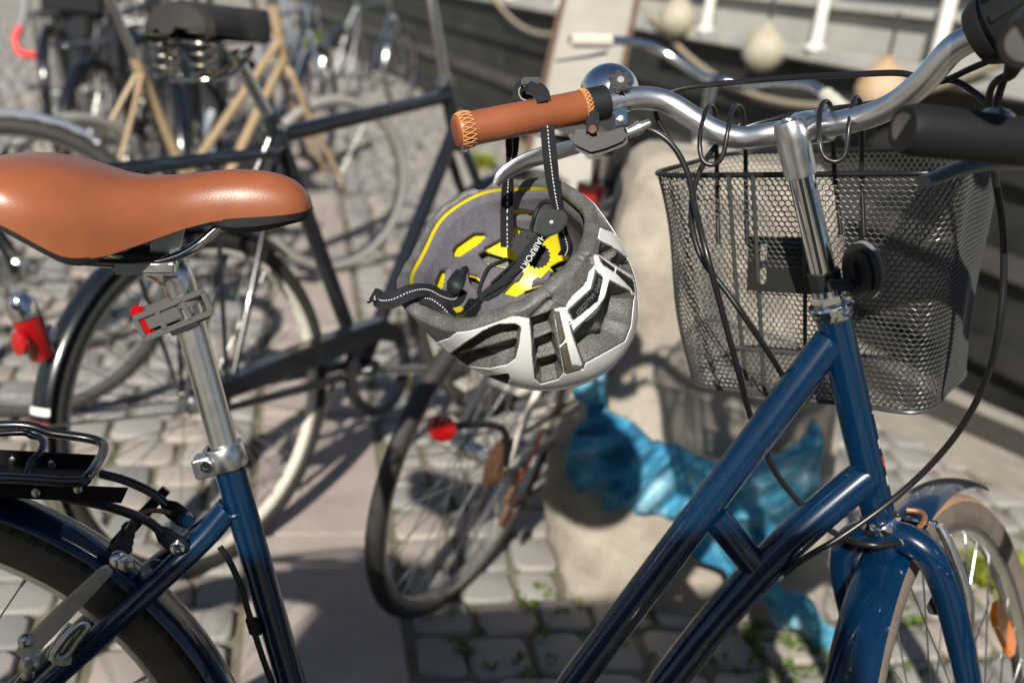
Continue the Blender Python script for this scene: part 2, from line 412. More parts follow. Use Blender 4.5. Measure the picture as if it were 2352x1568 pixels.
for (x, y, d, nm) in ((1557, 40, 5.7, 'farthest white ball fender hanging against the black hull'), (1756, 112, 4.75, 'middle white ball fender hanging against the black hull'), (2025, 205, 3.85, 'orange stained ball fender hanging against the black hull, nearest one')):
    r = ray(x, y); t = (GL - .1) / r.dot(NQ) if False else d; c = cC + r * ((GL - .07 - cC.dot(NQ)) / r.dot(NQ))
    f_o = MB().lathe([(-.115, .01), (-.10, .06), (-.05, .10), (0, .105), (.05, .085), (.09, .05), (.11, .02), (.13, .018)], c, (0, 0, 1), 24).build('ball_fender', M['fend2'] if 'orange' in nm else M['fend']); tag(f_o, nm, 'boat fender', 'fenders along the boat')
    f_o.data.transform(Mx.Translation(-c)); f_o.location = c
    MB().tube([V((0, 0, .12)), V((.0, 0, .3))], .008, 8).build('rope', M['timber'], f_o, local=True)
M['rope'] = mat('mooring_rope', (.34, .29, .21), .9, bump=.6, bscale=120)
for (s0, s1, dz, lb) in ((-1.2, 1.6, .35, 'pale mooring rope sagging along the boat rail, near one'), (1.9, 4.4, .3, 'pale mooring rope sagging along the boat rail, far one')):
    P_ = [BQ(s0 + (s1 - s0) * i / 8, -.05, gz + .12 - dz * 4 * (i / 8) * (1 - i / 8)) for i in range(9)]; o_ = MB().tube([p_ - P_[0] for p_ in P_], .014, 8, sm=4).build('mooring_rope', M['rope']); o_.location = P_[0]; tag(o_, lb, 'rope', 'ropes on the boat')
# upright board behind the bell
bt = [U(1312, -40, 4.1), U(1475, -40, 4.1)]; d_ = 4.1
b_l = Zp(1185, 470, 0); brd = thing('upright_board', (b_l.x + .12, b_l.y, 0), 'pale weathered upright board with rusty brown edges behind the bicycle bell', 'board')
pl, pr = U(1304, 0, 4.05), U(1466, 0, 4.05); w2 = (pr - pl) / 2; tp = (pl + pr) / 2 + V((.03, 0, .6))
lo_ = (U(1252, 210, 3.95) + U(1428, 210, 3.95)) / 2; dn = (lo_ - (pl + pr) / 2).normalized(); bot = lo_ + dn * ((lo_.z + .02) / -dn.z)
wv_ = w2.normalized() * (w2.length - .012)
MB().box((tp + bot) / 2, wv_, dn * (tp - bot).length / 2, w2.cross(dn).normalized() * .02).build('plank', M['board'], brd, bevel=.004)
for s_ in (-1, 1): MB().box((tp + bot) / 2 + w2.normalized() * s_ * (w2.length), w2.normalized() * .011, dn * (tp - bot).length / 2, w2.cross(dn).normalized() * .026).build('edge_strip', M['boardedge'], brd, bevel=.002)

# standing stone
def xat(px, Yv, z):
    a, b = -3., 3.
    for _ in range(40):
        m_ = (a + b) / 2
        if proj(V((m_, Yv, z)))[0] < px: a = m_
        else: b = m_
    return a
stone = None
lev = [(-.1, 1300, 1905), (.0, 1290, 1915), (.07, 1272, 1925), (.16, 1262, 1930), (.26, 1262, 1935), (.315, 1285, 1940), (.36, 1345, 1945), (.42, 1385, 1950), (.55, 1402, 1952), (.68, 1410, 1950), (.80, 1425, 1945), (.88, 1450, 1938), (.915, 1470, 1925), (.93, 1500, 1900)]
G = []; rg2 = random.Random(5)
from mathutils import noise as NZ
for (z, xl, xr) in lev:
    yf = 1.86 - (.07 if z < .3 else .07 * max(0, 1 - (z - .3) / .08)); yb = 2.14
    if z > .9: yf += .03 + (z - .9) * 1.5; yb -= .04
    x0, x1 = xat(xl, yf, z), xat(xr, yf, z); R = .06; row = []
    for i in range(72):
        a = 2 * pi * i / 72; cx, cy = (x0 + x1) / 2, (yf + yb) / 2; e = .32
        ca, sa = cos(a), sin(a)
        row.append(V((cx + (x1 - x0) / 2 * abs(ca) ** e * (1 if ca > 0 else -1), cy + (yb - yf) / 2 * abs(sa) ** e * (1 if sa > 0 else -1), z)))
    G.append(row)
G = [catmull(list(c), 5) for c in zip(*G)]; G = [list(r) for r in zip(*G)]
for row in G:
    for i, p in enumerate(row):
        n = NZ.noise(p * 6) * .020 + NZ.noise(p * 17) * .009 + NZ.noise(p * 45) * .004; row[i] = p + V((n, n * 1.0, 0))
mb = MB().grid(G, cv=True); k = len(G[0]); e = (len(G) - 1) * k
mb.v.append(sum((p for p in G[-1]), V((0, 0, 0))) / k + V((0, 0, .008))); c_ = len(mb.v) - 1
for i in range(k): mb.f.append((e + i, e + (i + 1) % k, c_))
SO = V((xat(1600, 1.86, 0), 2.05, 0))
stone = thing('standing_stone', tuple(SO), 'tall weathered grey stone post standing behind the basket and blue cloth', 'stone post')
mb.build('stone_block', M['bollard'], stone, ang=60)
# blue cloth tied round the stone
def plane_pt(x, y, Yv): r = ray(x, y); return cC + r * ((Yv - cC.y) / r.y)
clp = [(1345, 880), (1372, 868), (1392, 900), (1400, 945), (1440, 960), (1475, 985), (1500, 1012), (1560, 1020), (1600, 1045), (1660, 1065), (1720, 1050), (1790, 1040), (1840, 1010), (1872, 960), (1892, 1000), (1884, 1080), (1895, 1150), (1880, 1230), (1820, 1235), (1770, 1265), (1700, 1250), (1640, 1240), (1580, 1215), (1520, 1190), (1450, 1188), (1380, 1175), (1330, 1140), (1302, 1090), (1300, 1040), (1318, 990), (1345, 960), (1350, 920)]
gx, gy = np.meshgrid(np.arange(1285, 1912, 6.), np.arange(860, 1280, 6.), indexing='ij')

ins = inpoly(gx, gy, clp); dd = polydist(gx, gy, clp)
fold = (1 - 2 * np.abs(np.sin((gx * .5 + gy * .95) / 21 + 1.3 * np.sin(gx / 60)))) * .75 + np.sin((gx * .8 - gy * .6) / 31 + 1.5 * np.sin(gy / 50)) * .6
bul = .055 * np.sqrt(np.clip(dd / 70, 0, 1)) + .027 * fold * np.clip(dd / 16, 0, 1)
ij = -np.ones(gx.shape, int); vs = []
for i in range(gx.shape[0]):
    for j in range(gx.shape[1]):
        if ins[i, j] or dd[i, j] < 5:
            yv = (1.80 if gy[i, j] > 1000 else 1.83) - (bul[i, j] if ins[i, j] else -.02); ij[i, j] = len(vs); vs.append(plane_pt(gx[i, j], gy[i, j], yv))
cb = MB(); cb.v = list(vs); nF = len(vs)
for i in range(gx.shape[0] - 1):
    for j in range(gx.shape[1] - 1):
        q = (ij[i, j], ij[i, j + 1], ij[i + 1, j + 1], ij[i + 1, j])
        if min(q) >= 0: cb.f.append(tuple(q))
def tiedye():
    m = bpy.data.materials.new('tie_dyed_cloth'); m.use_nodes = True; t = m.node_tree; N, L_ = t.nodes, t.links; b = N['Principled BSDF']; b.inputs['Roughness'].default_value = .85
    tc = N.new('ShaderNodeTexCoord'); n = N.new('ShaderNodeTexNoise'); n.inputs['Scale'].default_value = 7; n.inputs['Detail'].default_value = 9; n.inputs['Roughness'].default_value = .72; L_.new(tc.outputs['Object'], n.inputs[0])
    r = N.new('ShaderNodeValToRGB'); cr = r.color_ramp; cr.elements[0].position = .26; cr.elements[0].color = (.006, .06, .17, 1); cr.elements[1].position = .66; cr.elements[1].color = (.36, .53, .60, 1)
    e = cr.elements.new(.40); e.color = (.014, .15, .30, 1); e = cr.elements.new(.51); e.color = (.06, .29, .43, 1); L_.new(n.outputs[0], r.inputs[0]); L_.new(r.outputs[0], b.inputs['Base Color'])
    n2 = N.new('ShaderNodeTexNoise'); n2.inputs['Scale'].default_value = 260; L_.new(tc.outputs['Object'], n2.inputs[0]); bp = N.new('ShaderNodeBump'); bp.inputs['Strength'].default_value = .4; bp.inputs['Distance'].default_value = .002; L_.new(n2.outputs[0], bp.inputs['Height']); L_.new(bp.outputs[0], b.inputs['Normal']); return m
M['cloth'] = tiedye()
cloth = thing('blue_cloth', (SO.x - .05, 1.76, .0), 'teal and pale blue tie-dyed cloth knotted round the stone post', 'cloth')
o_ = cb.build('wrap', M['cloth'], cloth, ang=80); md = o_.modifiers.new('thickness', 'SOLIDIFY'); md.thickness = .004
# hanging tail with twists
tl = [(1590, 1205, 1.74), (1640, 1265, 1.70), (1700, 1300, 1.70), (1760, 1350, 1.72), (1810, 1395, 1.72), (1860, 1430, 1.73), (1905, 1480, 1.74), (1950, 1520, 1.75)]
P_ = [plane_pt(x, y, d) for x, y, d in tl]; Pc = catmull(P_, 10); G = []
for i, p in enumerate(Pc):
    t_ = (Pc[min(i + 1, len(Pc) - 1)] - Pc[max(i - 1, 0)]).normalized(); x_ = t_.cross(V((0, 1, 0))).normalized(); y_ = x_.cross(t_); row = []
    w_ = .030 + .010 * sin(i * .33)
    for j in range(20):
        a = 2 * pi * j / 20; r_ = w_ * (1 + .22 * sin(5 * a + i * .12)); row.append(p + x_ * (r_ * cos(a)) + y_ * (r_ * .5 * sin(a)))
    G.append(row)
MB().grid(G, cv=True).build('tail', M['cloth'], cloth, ang=80)
tl = [(1352, 905, 1.80), (1362, 870, 1.79), (1374, 840, 1.80), (1392, 815, 1.84)]
MB().tube([plane_pt(x, y, d) for x, y, d in tl], [.034, .028, .02, .014], 14, sm=6).build('knot_end', M['cloth'], cloth)
# low weeds and moss in the joints and along the quay
M['leaf'] = mat('weed_leaf', (.10, .17, .02), .6, var=(.05, .09, .012), vscale=60)
M['lime'] = mat('lime_leaf', (.30, .34, .035), .6, var=(.18, .22, .02), vscale=60)
def tuft(mb, c, n, h, sp, rg):
    for _ in range(n):
        a = rg.uniform(0, 2 * pi); d = V((cos(a), sin(a), 0)); p = c + d * rg.uniform(0, sp); hh = h * rg.uniform(.4, 1); s_ = V((-d.y, d.x, 0)) * rg.uniform(.002, .005) * (1 + h * 6)
        t1 = p + d * hh * .35 + V((0, 0, hh * .7)); t2 = p + d * hh * .9 + V((0, 0, hh * rg.uniform(.6, 1)))
        b = len(mb.v); mb.v += [p - s_ * .5, p + s_ * .5, t1 + s_, t1 - s_, t2]; mb.f += [(b, b + 1, b + 2, b + 3), (b + 3, b + 2, b + 4)]
rg = random.Random(11); mb = MB()
for (d, c, a, b) in vis_c[:900]:
    if rg.random() < .16:
        side = rg.choice((1, -1)); p = c + NP * (a / 2 + .007) * side + QP * rg.uniform(-b / 2, b / 2)
        for _ in range(3): tuft(mb, p + QP * rg.uniform(-.04, .04) + V((0, 0, -.01)), 6, .011, .006, rg)
for (x, y) in ((1820, 1490), (1780, 1530), (1880, 1540), (1700, 1480), (1930, 1450), (1850, 1450), (2010, 1500), (1640, 1540), (1960, 1400), (2050, 1420), (1100, 1470), (1230, 1540), (1290, 1380), (1420, 1420)):
    p = Zp(x, y, 0)
    for _ in range(7): tuft(mb, p + V((rg.gauss(0, .05), rg.gauss(0, .05), -.005)), 9, .020, .012, rg)
tag(mb.build('joint_weeds', M['leaf'], smooth=False), 'short green weeds growing in the paving joints', 'weeds', kind='stuff')
for (x, y, hh, lb) in ((1150, 215, .5, 'lime green leafy weed at the quay edge behind the leather grip'), (1105, 385, .12, 'small lime green weed beside the black head tube'), (735, 110, .3, 'yellow green weed on the quay behind the silver bicycle'), (2290, 1360, .10, 'leafy green weed seen through the front wheel spokes')):
    mb = MB(); p = Zp(x, y, 0.0)
    for _ in range(16): tuft(mb, V((rg.gauss(0, hh * .28), rg.gauss(0, hh * .28), 0)), 16, hh, hh * .2, rg)
    o_ = mb.build('weed_plant', M['lime'], smooth=False); o_.location = p; tag(o_, lb, 'plant', 'weeds on the quay')

# row of quay houses across the street behind the viewpoint (reflected in the chrome)
M['plaster'] = mat('ochre_plaster', (.34, .24, .15), .9, var=(.28, .19, .12), vscale=.6)
M['tile'] = mat('roof_tile', (.18, .07, .045), .85)
M['glass'] = mat('window_glass', (.02, .025, .03), .05)
M['sash'] = mat('white_sash', (.6, .58, .54), .5)
wf = MB()
for (x, z, a, b) in ((0, .8, .6, .05), (0, -.8, .6, .05), (-.58, 0, .05, .8), (.58, 0, .05, .8), (0, 0, .03, .8), (0, .25, .6, .03)): wf.box((x, 0, z), (a, 0, 0), (0, .05, 0), (0, 0, b))
wfm = wf.mesh('window', M['sash'], smooth=False); wg = MB().box((0, -.03, 0), (.58, 0, 0), (0, .01, 0), (0, 0, .8)).mesh('pane', M['glass'], smooth=False)
for hx_, hh, lb in ((-17, 7.4, 'ochre plaster house across the street behind the viewpoint, left one'), (0, 8.2, 'ochre plaster house across the street behind the viewpoint, middle one'), (17, 7.0, 'ochre plaster house across the street behind the viewpoint, right one')):
    hs3 = thing('quay_house', (hx_, -17, 0), lb, 'house', 'houses behind the viewpoint')
    MB().box((hx_, -20, hh / 2 - .6), (8.45, 0, 0), (0, 3, 0), (0, 0, hh / 2 - .6)).build('wall', M['plaster'], hs3, smooth=False)
    MB().prism([(-3.3, 0), (3.3, 0), (0, 1.2)], (hx_ - 8.48, -20, hh - 1.19), (0, 1, 0), (0, 0, 1), (16.96, 0, 0)).build('roof', M['tile'], hs3, smooth=False)
    for r_ in range(2):
        for c_ in range(6):
            w1 = link(wfm, 'window', hs3, Mx.Translation((-7 + c_ * 2.8, .04, 1.9 + r_ * 2.9))); link(wg, 'pane', w1, Mx.Identity(4))
# ------------------------------------------------------------------ parked bicycles behind
WC = {}
def wheel_parts(r, tw, tyre, rimm):
    key = (r, tw, tyre, rimm)
    if key in WC: return WC[key]
    R = r - tw; Yx = V((0, 1, 0)); o = V((0, 0, 0))
    ty = MB().lathe([(tw * sin(a), R + tw * cos(a)) for a in [-2.6 + 5.2 * i / 12 for i in range(13)]], o, Yx, 64, cap=False).mesh('tyre', M[tyre])
    rm = MB().lathe([(-.012, R - .004), (-.013, R - .012), (-.010, R - .024), (.010, R - .024), (.013, R - .012), (.012, R - .004)], o, Yx, 64, cap=False).mesh('rim', M[rimm])
    hb = MB().lathe([(-.055, .008), (-.036, .008), (-.036, .028), (-.030, .028), (-.026, .018), (.026, .018), (.030, .028), (.036, .028), (.036, .008), (.055, .008)], o, Yx, 18).mesh('hub', M['silver'])
    sp = MB()
    for k in range(36):
        a = 2 * pi * k / 36; s_ = 1 if k % 2 else -1; a2 = a + (1 if (k // 2) % 2 else -1) * 1.2
        sp.tube([V((.024 * cos(a2), s_ * .033, .024 * sin(a2))), V(((R - .022) * cos(a), 0, (R - .022) * sin(a)))], .0011, 5, caps=False)
    spm = sp.mesh('spokes', M['steel'])
    WC[key] = (ty, rm, hb, spm); return WC[key]
GEO = dict(hub=(0, .35), bb=(.48, .30), lug=(.26, .88), sad=(.14, 1.08), head=(.88, .95), hb=(.915, .80), fh=(1.13, .35))
def bicycle(name, label, pos, th, lean, frame='blackgloss', geo=None, wr=.35, tw=.02, tyre='rubber', rimm='dullrim', fend=None, rack=None, chaincase=False, stay_m=None, saddle='rubber', springs=False, bar='sweep', steer=0, grip='rubber', drop=None, lowtop=None, group='bicycles parked along the quay', ftail=2.05, fhead=.9, forkm=None, sadless=False, stemh=.09, zrack=0, tk=1.0):
    g = dict(GEO); g.update(geo or {})
    R3 = Mx.Rotation(th, 3, 'Z') @ Mx.Rotation(-lean, 3, 'X')
    b = thing(name, (pos[0], pos[1], 0), label, 'bicycle', group, R3)
    P = {k: V((a, 0, z)) for k, (a, z) in g.items()}
    def pt(nm, mb, mt, par=None): return mb.build(nm, M[mt], par or b, local=True)
    fm_, sm_ = frame, stay_m or frame
    hdir = (P['head'] - P['hb']).normalized()
    pt('seat_tube', MB().tube([P['bb'], P['lug'] + (P['lug'] - P['bb']).normalized() * .03], .0155 * tk, 14), fm_)
    if lowtop: pt('top_tube', MB().tube([P['bb'] + (P['lug'] - P['bb']) * lowtop, P['hb'] + hdir * .09], .0145 * tk, 14), fm_)
    else: pt('top_tube', MB().tube([P['lug'] - V((0, 0, .02)), P['head'] - hdir * .03], .0150 * tk, 14), fm_)
    pt('down_tube', MB().tube([P['bb'], P['hb'] + hdir * .03], .0160 * tk, 14), fm_)
    pt('head_tube', MB().tube([P['hb'] - hdir * .01, P['head']], .0190, 16), fm_)
    pt('headset', MB().lathe([(-.003, .02), (.004, .024), (.012, .024), (.018, .016), (.026, .016)], P['head'], hdir, 18), 'silver')
    sd = (P['lug'] - P['bb']).normalized()
    pt('seat_post', MB().tube([P['lug'], P['sad'] - V((0, 0, .05)) + V((.03, 0, 0))], .0135, 12), 'silver')
    pt('seat_bolt', MB().tube([P['lug'] + V((0, -.03, 0)), P['lug'] + V((0, .03, 0))], .008, 10), 'silver')
    for s_ in (-1, 1):
        pt('seat_stay', MB().tube([P['lug'] + V((0, s_ * .012, -.02)), P['lug'] * .6 + P['hub'] * .4 + V((0, s_ * .045, 0)), P['hub'] + V((0, s_ * .062, 0))], [.009, .0085, .007], 10, sm=4), sm_)
        pt('chain_stay', MB().tube([P['bb'] + V((0, s_ * .03, 0)), P['hub'] * .5 + P['bb'] * .5 + V((0, s_ * .055, 0)), P['hub'] + V((0, s_ * .062, 0))], [.012, .011, .008], 10, sm=4), fm_)
    pt('bottom_bracket', MB().tube([P['bb'] + V((0, -.04, 0)), P['bb'] + V((0, .04, 0))], .022, 14), fm_)
    def wheel(nm, c, fr=Mx.Identity(3), fmat=None, tail=2.05, head=.9):
        ty, rm, hb_, sp = wheel_parts(wr, tw, tyre, rimm)
        mm = fr.to_4x4(); mm.translation = c
        w_ = link(ty, nm, b, mm); I = Mx.Identity(4)
        link(rm, 'rim', w_, I); link(hb_, 'hub', w_, I); tag(link(sp, 'spokes', w_, I), kind='stuff')
        if fmat:
            G = []; hw = .027; Rf = wr + .018
            for i in range(49):
                a = radians(90 - head * 57.3) + (head + tail) * i / 48; row = []
                for j in range(9):
                    t = -1.25 + 2.5 * j / 8; q = Rf + hw * .6 * (cos(t) - 1); row.append(fr @ V((q * cos(a), hw * sin(t), q * sin(a))) + c)
                for j in range(8, -1, -1):
                    t = -1.25 + 2.5 * j / 8; q = Rf - .003 + hw * .6 * (cos(t) - 1); row.append(fr @ V((q * cos(a), hw * .96 * sin(t), q * sin(a))) + c)
                G.append(row)
            fo = pt('fender', MB().grid(G, cv=True), fmat)
            for s_ in (-1, 1):
                a = radians(90) + tail * .72
                pt('fender_stay', MB().tube([c + fr @ V((0, s_ * .055, 0)), c + fr @ V((Rf * cos(a), s_ * .028, Rf * sin(a)))], .0028, 6), 'silver', fo)
        return w_
    wheel('rear_wheel', P['hub'], Mx.Identity(3), fend, ftail, .75)
    SR = Mx.Rotation(steer, 3, hdir); piv = P['hb']
    def S_(p): return SR @ (V(p) - piv) + piv
    fk = forkm or fm_
    for s_ in (-1, 1):
        pt('fork_blade', MB().tube([S_(P['hb'] + V((0, s_ * .01, -.012))), S_(P['hb'] + V((.006, s_ * .042, -.03))), S_(P['hb'] * .55 + P['fh'] * .45 + V((-.012, s_ * .048, 0))), S_(P['fh'] + V((-.02, s_ * .05, .06))), S_(P['fh'] + V((0, s_ * .05, 0)))], [.013, .0135, .012, .009, .008], 12, sm=5), fk)
    wheel('front_wheel', S_(P['fh']), SR, fend, 1.75, .5)
    # stem and bar
    top = P['head'] + hdir * stemh
    pt('stem', MB().tube([P['head'], top, top + SR @ V((.05, 0, .012))], [.0125, .0135, .0145], 14), 'silver')
    bc_ = top + SR @ V((.055, 0, .012))
    if bar == 'sweep': half = [(0, 0, 0), (.012, .05, .0), (.04, .12, .02), (.035, .19, .055), (-.03, .255, .065), (-.13, .285, .05), (-.21, .30, .035)]
    elif bar == 'flat': half = [(0, 0, 0), (0, .1, .0), (.0, .2, .012), (-.012, .28, .016), (-.03, .36, .016)]
    else: half = [(0, 0, 0), (.01, .06, 0), (.0, .16, .03), (-.03, .22, .04), (-.10, .29, .03), (-.17, .335, .02)]
    L_ = [bc_ + SR @ V((x, y, z)) for x, y, z in half]; R_ = [bc_ + SR @ V((x, -y, z)) for x, y, z in half]
    hb2 = pt('handlebar', MB().tube(list(reversed(R_)) + L_[1:], .0112, 14, sm=5), 'chrome')
    for Q in (L_, R_):
        gq = Q[1] * .55 + Q[2] * .45 if bar == 'flat' else (Q[-3] * .25 + Q[-2] * .75 if bar == 'mid' else Q[-2] * .85 + Q[-1] * .15)
        pt('grip', MB().tube([gq, gq * .5 + Q[-1] * .5, Q[-1] * .96 + gq * .04, Q[-1]], [.0170, .0175, .0190, .0165] if bar == 'flat' else (.0175 if bar == 'mid' else .0165), 18), grip, hb2)
        dv = (Q[-1] - Q[-2]).normalized(); o0 = Q[-2] * .9 + Q[-1] * .1 + SR @ V((.03, 0, -.03))
        lv_ = pt('brake_lever', MB().tube([o0 - dv * .02, o0 + dv * .04 + SR @ V((.012, 0, -.01)), o0 + dv * .12 + SR @ V((.0, 0, -.02))], [.008, .007, .005], 8, sm=4, flat=.6), 'silver', hb2) if bar != 'flat' else pt('brake_lever', MB().tube([Q[1] + SR @ V((.045, 0, -.004)), Q[2] * .6 + Q[1] * .4 + SR @ V((.058, 0, -.018)), Q[2] * .4 + Q[3] * .6 + SR @ V((.055, 0, -.030)), Q[3] * .72 + Q[4] * .28 + SR @ V((.05, 0, -.047))], [.011, .012, .012, .009], 12, sm=5, flat=.5), 'greymetal', hb2)
        pt('lever_clamp', MB().sphere(Q[-2] * .98 + Q[-1] * .02, .018, 12, 8), 'silver', hb2)
    # saddle
    if not sadless:
        G = []; sx, sz = P['sad'].x, P['sad'].z
        for i in range(15):
            t = i / 14; x = .13 - .26 * t; w_ = .014 + .016 * min(1, t * 5) + (.075 * max(0, (t - .38) / .62) ** .9) * (1 - max(0, (t - .88) / .12) ** 2 * .6)
            if i == 0: w_ = .004
            end_ = 1.0 if t < .86 else sqrt(max(1 - ((t - .86) / .14) ** 2, .002)); w_ *= .35 + .65 * end_
            row = []
            for j in range(17):
                a = -pi / 2 * 1.15 + pi * 1.15 * j / 16; row.append(V((sx + x, w_ * sin(a), sz - .02 + .045 * cos(a) ** 3 if cos(a) > 0 else sz - .02 + .03 * cos(a)) + V((0, 0, 0)) if False else (sx + x, w_ * sin(a), sz + (.052 if springs else .032) * max(cos(a), -.3) * (end_ if i < 14 else -.2) - .02 + .012 * t)))
            G.append(row)
        sdl = pt('saddle', MB().grid([catmull(list(r), 2) for r in G]), saddle)
        und = [[V((p[0], p[1] * .9, sz - .035)) for p in (r[0], r[-1])] for r in G]
        pt('saddle_underside', MB().grid(und), 'rubber', sdl)
        if springs:
            for s_ in (-1, 1):
                H = [V((sx - .095 + .022 * cos(a * 1.0), s_ * .052 + .022 * sin(a), sz - .005 - .088 * a / (9 * pi))) for a in [9 * pi * i / 110 for i in range(111)]]
                pt('coil_spring', MB().tube(H, .0042, 7), 'spring', sdl)
            pt('saddle_frame', MB().tube([V((sx + .08, 0, sz - .04)), V((sx, .03, sz - .09)), V((sx - .08, .055, sz - .10)), V((sx - .1, 0, sz - .1)), V((sx - .08, -.055, sz - .10)), V((sx, -.03, sz - .09))], .0045, 8, closed=True, sm=4), 'spring', sdl)
        else:
            for s_ in (-1, 1): pt('saddle_rail', MB().tube([V((sx + .07, s_ * .01, sz - .03)), V((sx + .02, s_ * .022, sz - .055)), V((sx - .06, s_ * .022, sz - .055)), V((sx - .1, s_ * .03, sz - .03))], .0038, 8, sm=4), 'silver', sdl)
    if rack:
        zr = zrack or wr * 2 + .07; hx = P['hub'].x
        rk_ = pt('rear_rack', MB().tube([V((hx + .2, .05, zr)), V((hx - .2, .06, zr)), V((hx - .27, .0, zr)), V((hx - .2, -.06, zr)), V((hx + .2, -.05, zr))], .008, 10, sm=6), rack)
        for k in range(3): pt('rack_bar', MB().tube([V((hx + .12 - k * .13, -.055, zr)), V((hx + .12 - k * .13, .055, zr))], .005, 8), rack, rk_)
        for s_ in (-1, 1):
            for dx in (-.12, .04): pt('rack_stay', MB().tube([P['hub'] + V((0, s_ * .068, 0)), V((hx + dx, s_ * .06, zr))], .0048, 8), rack, rk_)
            pt('rack_stay', MB().tube([V((hx + .19, s_ * .05, zr)), P['lug'] + V((0, s_ * .02, -.04))], .0048, 8), rack, rk_)
    if chaincase:
        d = (P['bb'] - P['hub']); n = d.normalized(); u = V((-n.z, 0, n.x)); L0 = d.length; pol = [(-.03, .055), (-.03, .02), (L0 * .5, .045), (L0 - .02, .075), (L0 + .04, .06), (L0 + .05, .09), (L0, .125), (L0 * .5, .098)]
        pt('chain_case', MB().prism(pol, P['hub'] + V((0, -.075, 0)), n, u, V((0, .04, 0))), 'blackgloss')
    pt('chainring', MB().lathe([(-.004, .115), (.012, .115), (.012, .088), (-.004, .088)] if chaincase else [(0, .095), (.004, .095), (.004, .07), (0, .07)], P['bb'] + V((0, -.048, 0)), (0, -1, 0), 36, cap=False), 'black' if not chaincase else 'blackgloss')
    for s_, a in ((1, 2.9), (-1, -.25)):
        e = P['bb'] + V((.17 * cos(a), s_ * .075, .17 * sin(a)))
        ca = pt('crank_arm', MB().tube([P['bb'] + V((0, s_ * .065, 0)), e], [.013, .010], 10), 'silver')
        pt('pedal', MB().box(e + V((0, s_ * .055, 0)), (.045, 0, 0), (0, .045, 0), (0, 0, .012)), 'rubber', ca)
    pt('kickstand', MB().tube([P['bb'] + V((-.06, .03, -.01)), P['bb'] + V((-.16, .10, -.29))], .008, 8), 'silver')
    return b, pt, P, R3
# the black roadster right behind the saddle
bA, ptA, PA, _ = bicycle('black_bicycle', 'black roadster bicycle with sprung saddle and chain case behind the leather saddle', (-.553, 1.79), 1.048, .159, chaincase=True, fend='blackgloss', rack='blackgloss', springs=True, saddle='rubber', rimm='cream', steer=-.35, ftail=1.9, bar='sweep', stemh=.27, zrack=.83, tk=1.2)
# rear lamp on its fender, chrome fender end with a striped band
def on_f(a, dr=0, y=0): q = .35 + .02 + dr; return V((q * cos(a), y, .35 + q * sin(a)))
lamp = ptA('tail_lamp', MB().lathe([(-.045, .018), (-.04, .022), (.03, .024), (.035, .015)], on_f(2.55, .035), V((-.25, 0, 1)), 20), 'red')
ptA('lamp_shell', MB().lathe([(.035, .024), (.06, .024), (.075, .012)], on_f(2.55, .035), V((-.25, 0, 1)), 20), 'chrome', lamp)
ptA('lamp_shield', MB().tube([on_f(2.48, .006), on_f(2.66, .008)], .012, 10), 'silver', lamp)
ptA('lamp_reflector', MB().lathe([(0, .02), (.008, .02), (.012, .012)], on_f(2.6, .055, -.01), V((-1, 0, .1)), 20), 'red', lamp)
def fband(a0, a1, mt, nm, w_=.030, par=None):
    G = []
    for i in range(13):
        a = a0 + (a1 - a0) * i / 12; row = []
        for j in range(9):
            t = -1.25 + 2.5 * j / 8; q = .3695 + .027 * .6 * (cos(t) - 1) * 1.0; row.append(V((q * cos(a), w_ * .93 * sin(t), .35 + q * sin(a))))
        G.append(row)
    return ptA(nm, MB().grid(G), mt, par)
M['stripe_r'] = mat('red_stripe', (.5, .03, .03), .4); M['stripe_y'] = mat('yellow_stripe', (.7, .45, .02), .4)
tip = fband(2.98, 3.46, 'chrome', 'fender_end')
for (a, b_, m_) in ((2.86, 2.895, 'white'), (2.895, 2.93, 'blackgloss'), (2.93, 2.945, 'stripe_r'), (2.945, 2.96, 'stripe_y'), (2.96, 2.98, 'white')): fband(a, b_, m_, 'fender_band', .0302, tip)
# gold mixte farther back
k_ = 1.08
def scl(g, k): return {n: (a * k, b * k) for n, (a, b) in g.items()}
bicycle('gold_bicycle', 'gold painted bicycle with slim frame tubes behind the black roadster', (-1.185 * k_, 2.653 * k_), 1.121, .116, frame='gold', lowtop=.32, tk=1.1, tyre='greytyre', rimm='silver', fend=None, saddle='rubber', steer=-.35, forkm='gold', geo=scl(dict(GEO, lug=(.26, .80), head=(.88, 1.0), hb=(.92, .79)), 1.04), wr=.35)
# bicycle with rusty sprockets leaning on the stone
race = dict(GEO, lug=(.30, .80), sad=(.22, .98), head=(.86, .90), hb=(.885, .78), fh=(1.06, .345), hub=(0, .345), bb=(.43, .28))
bG, ptG, PG, RG = bicycle('sports_bicycle', 'cream sports bicycle with rusty sprockets leaning on the stone post behind the helmet', (-.068, 1.76), 1.09, -.095, frame='cream', geo=race, wr=.345, tw=.016, tyre='rubber', rimm='dullrim', fend=None, bar='mid', grip='ivory', steer=0, saddle='rubber', stemh=.13)
for k, r_ in enumerate((.032, .036, .041, .046, .051)):
    pl_ = []
    for q in range(72): a = 2 * pi * q / 72; rr_ = r_ + (.0022 if q % 3 else -.0012); pl_.append((rr_ * cos(a), rr_ * sin(a)))
    ptG('sprocket', MB().prism(pl_, PG['hub'] + V((0, -.060 + k * .0042, 0)), (1, 0, 0), (0, 0, 1), V((0, .0022, 0))), 'rust')
dr = ptG('derailleur', MB().prism([(-.012, .02), (.016, .015), (.03, -.06), (.012, -.11), (-.008, -.10), (.0, -.05)], PG['hub'] + V((.01, -.075, -.02)), (1, 0, 0), (0, 0, 1), V((0, .014, 0))), 'silver')
ptG('jockey_wheel', MB().lathe([(0, .022), (.008, .022)], PG['hub'] + V((.03, -.07, -.075)), (0, -1, 0), 14), 'rust', dr)
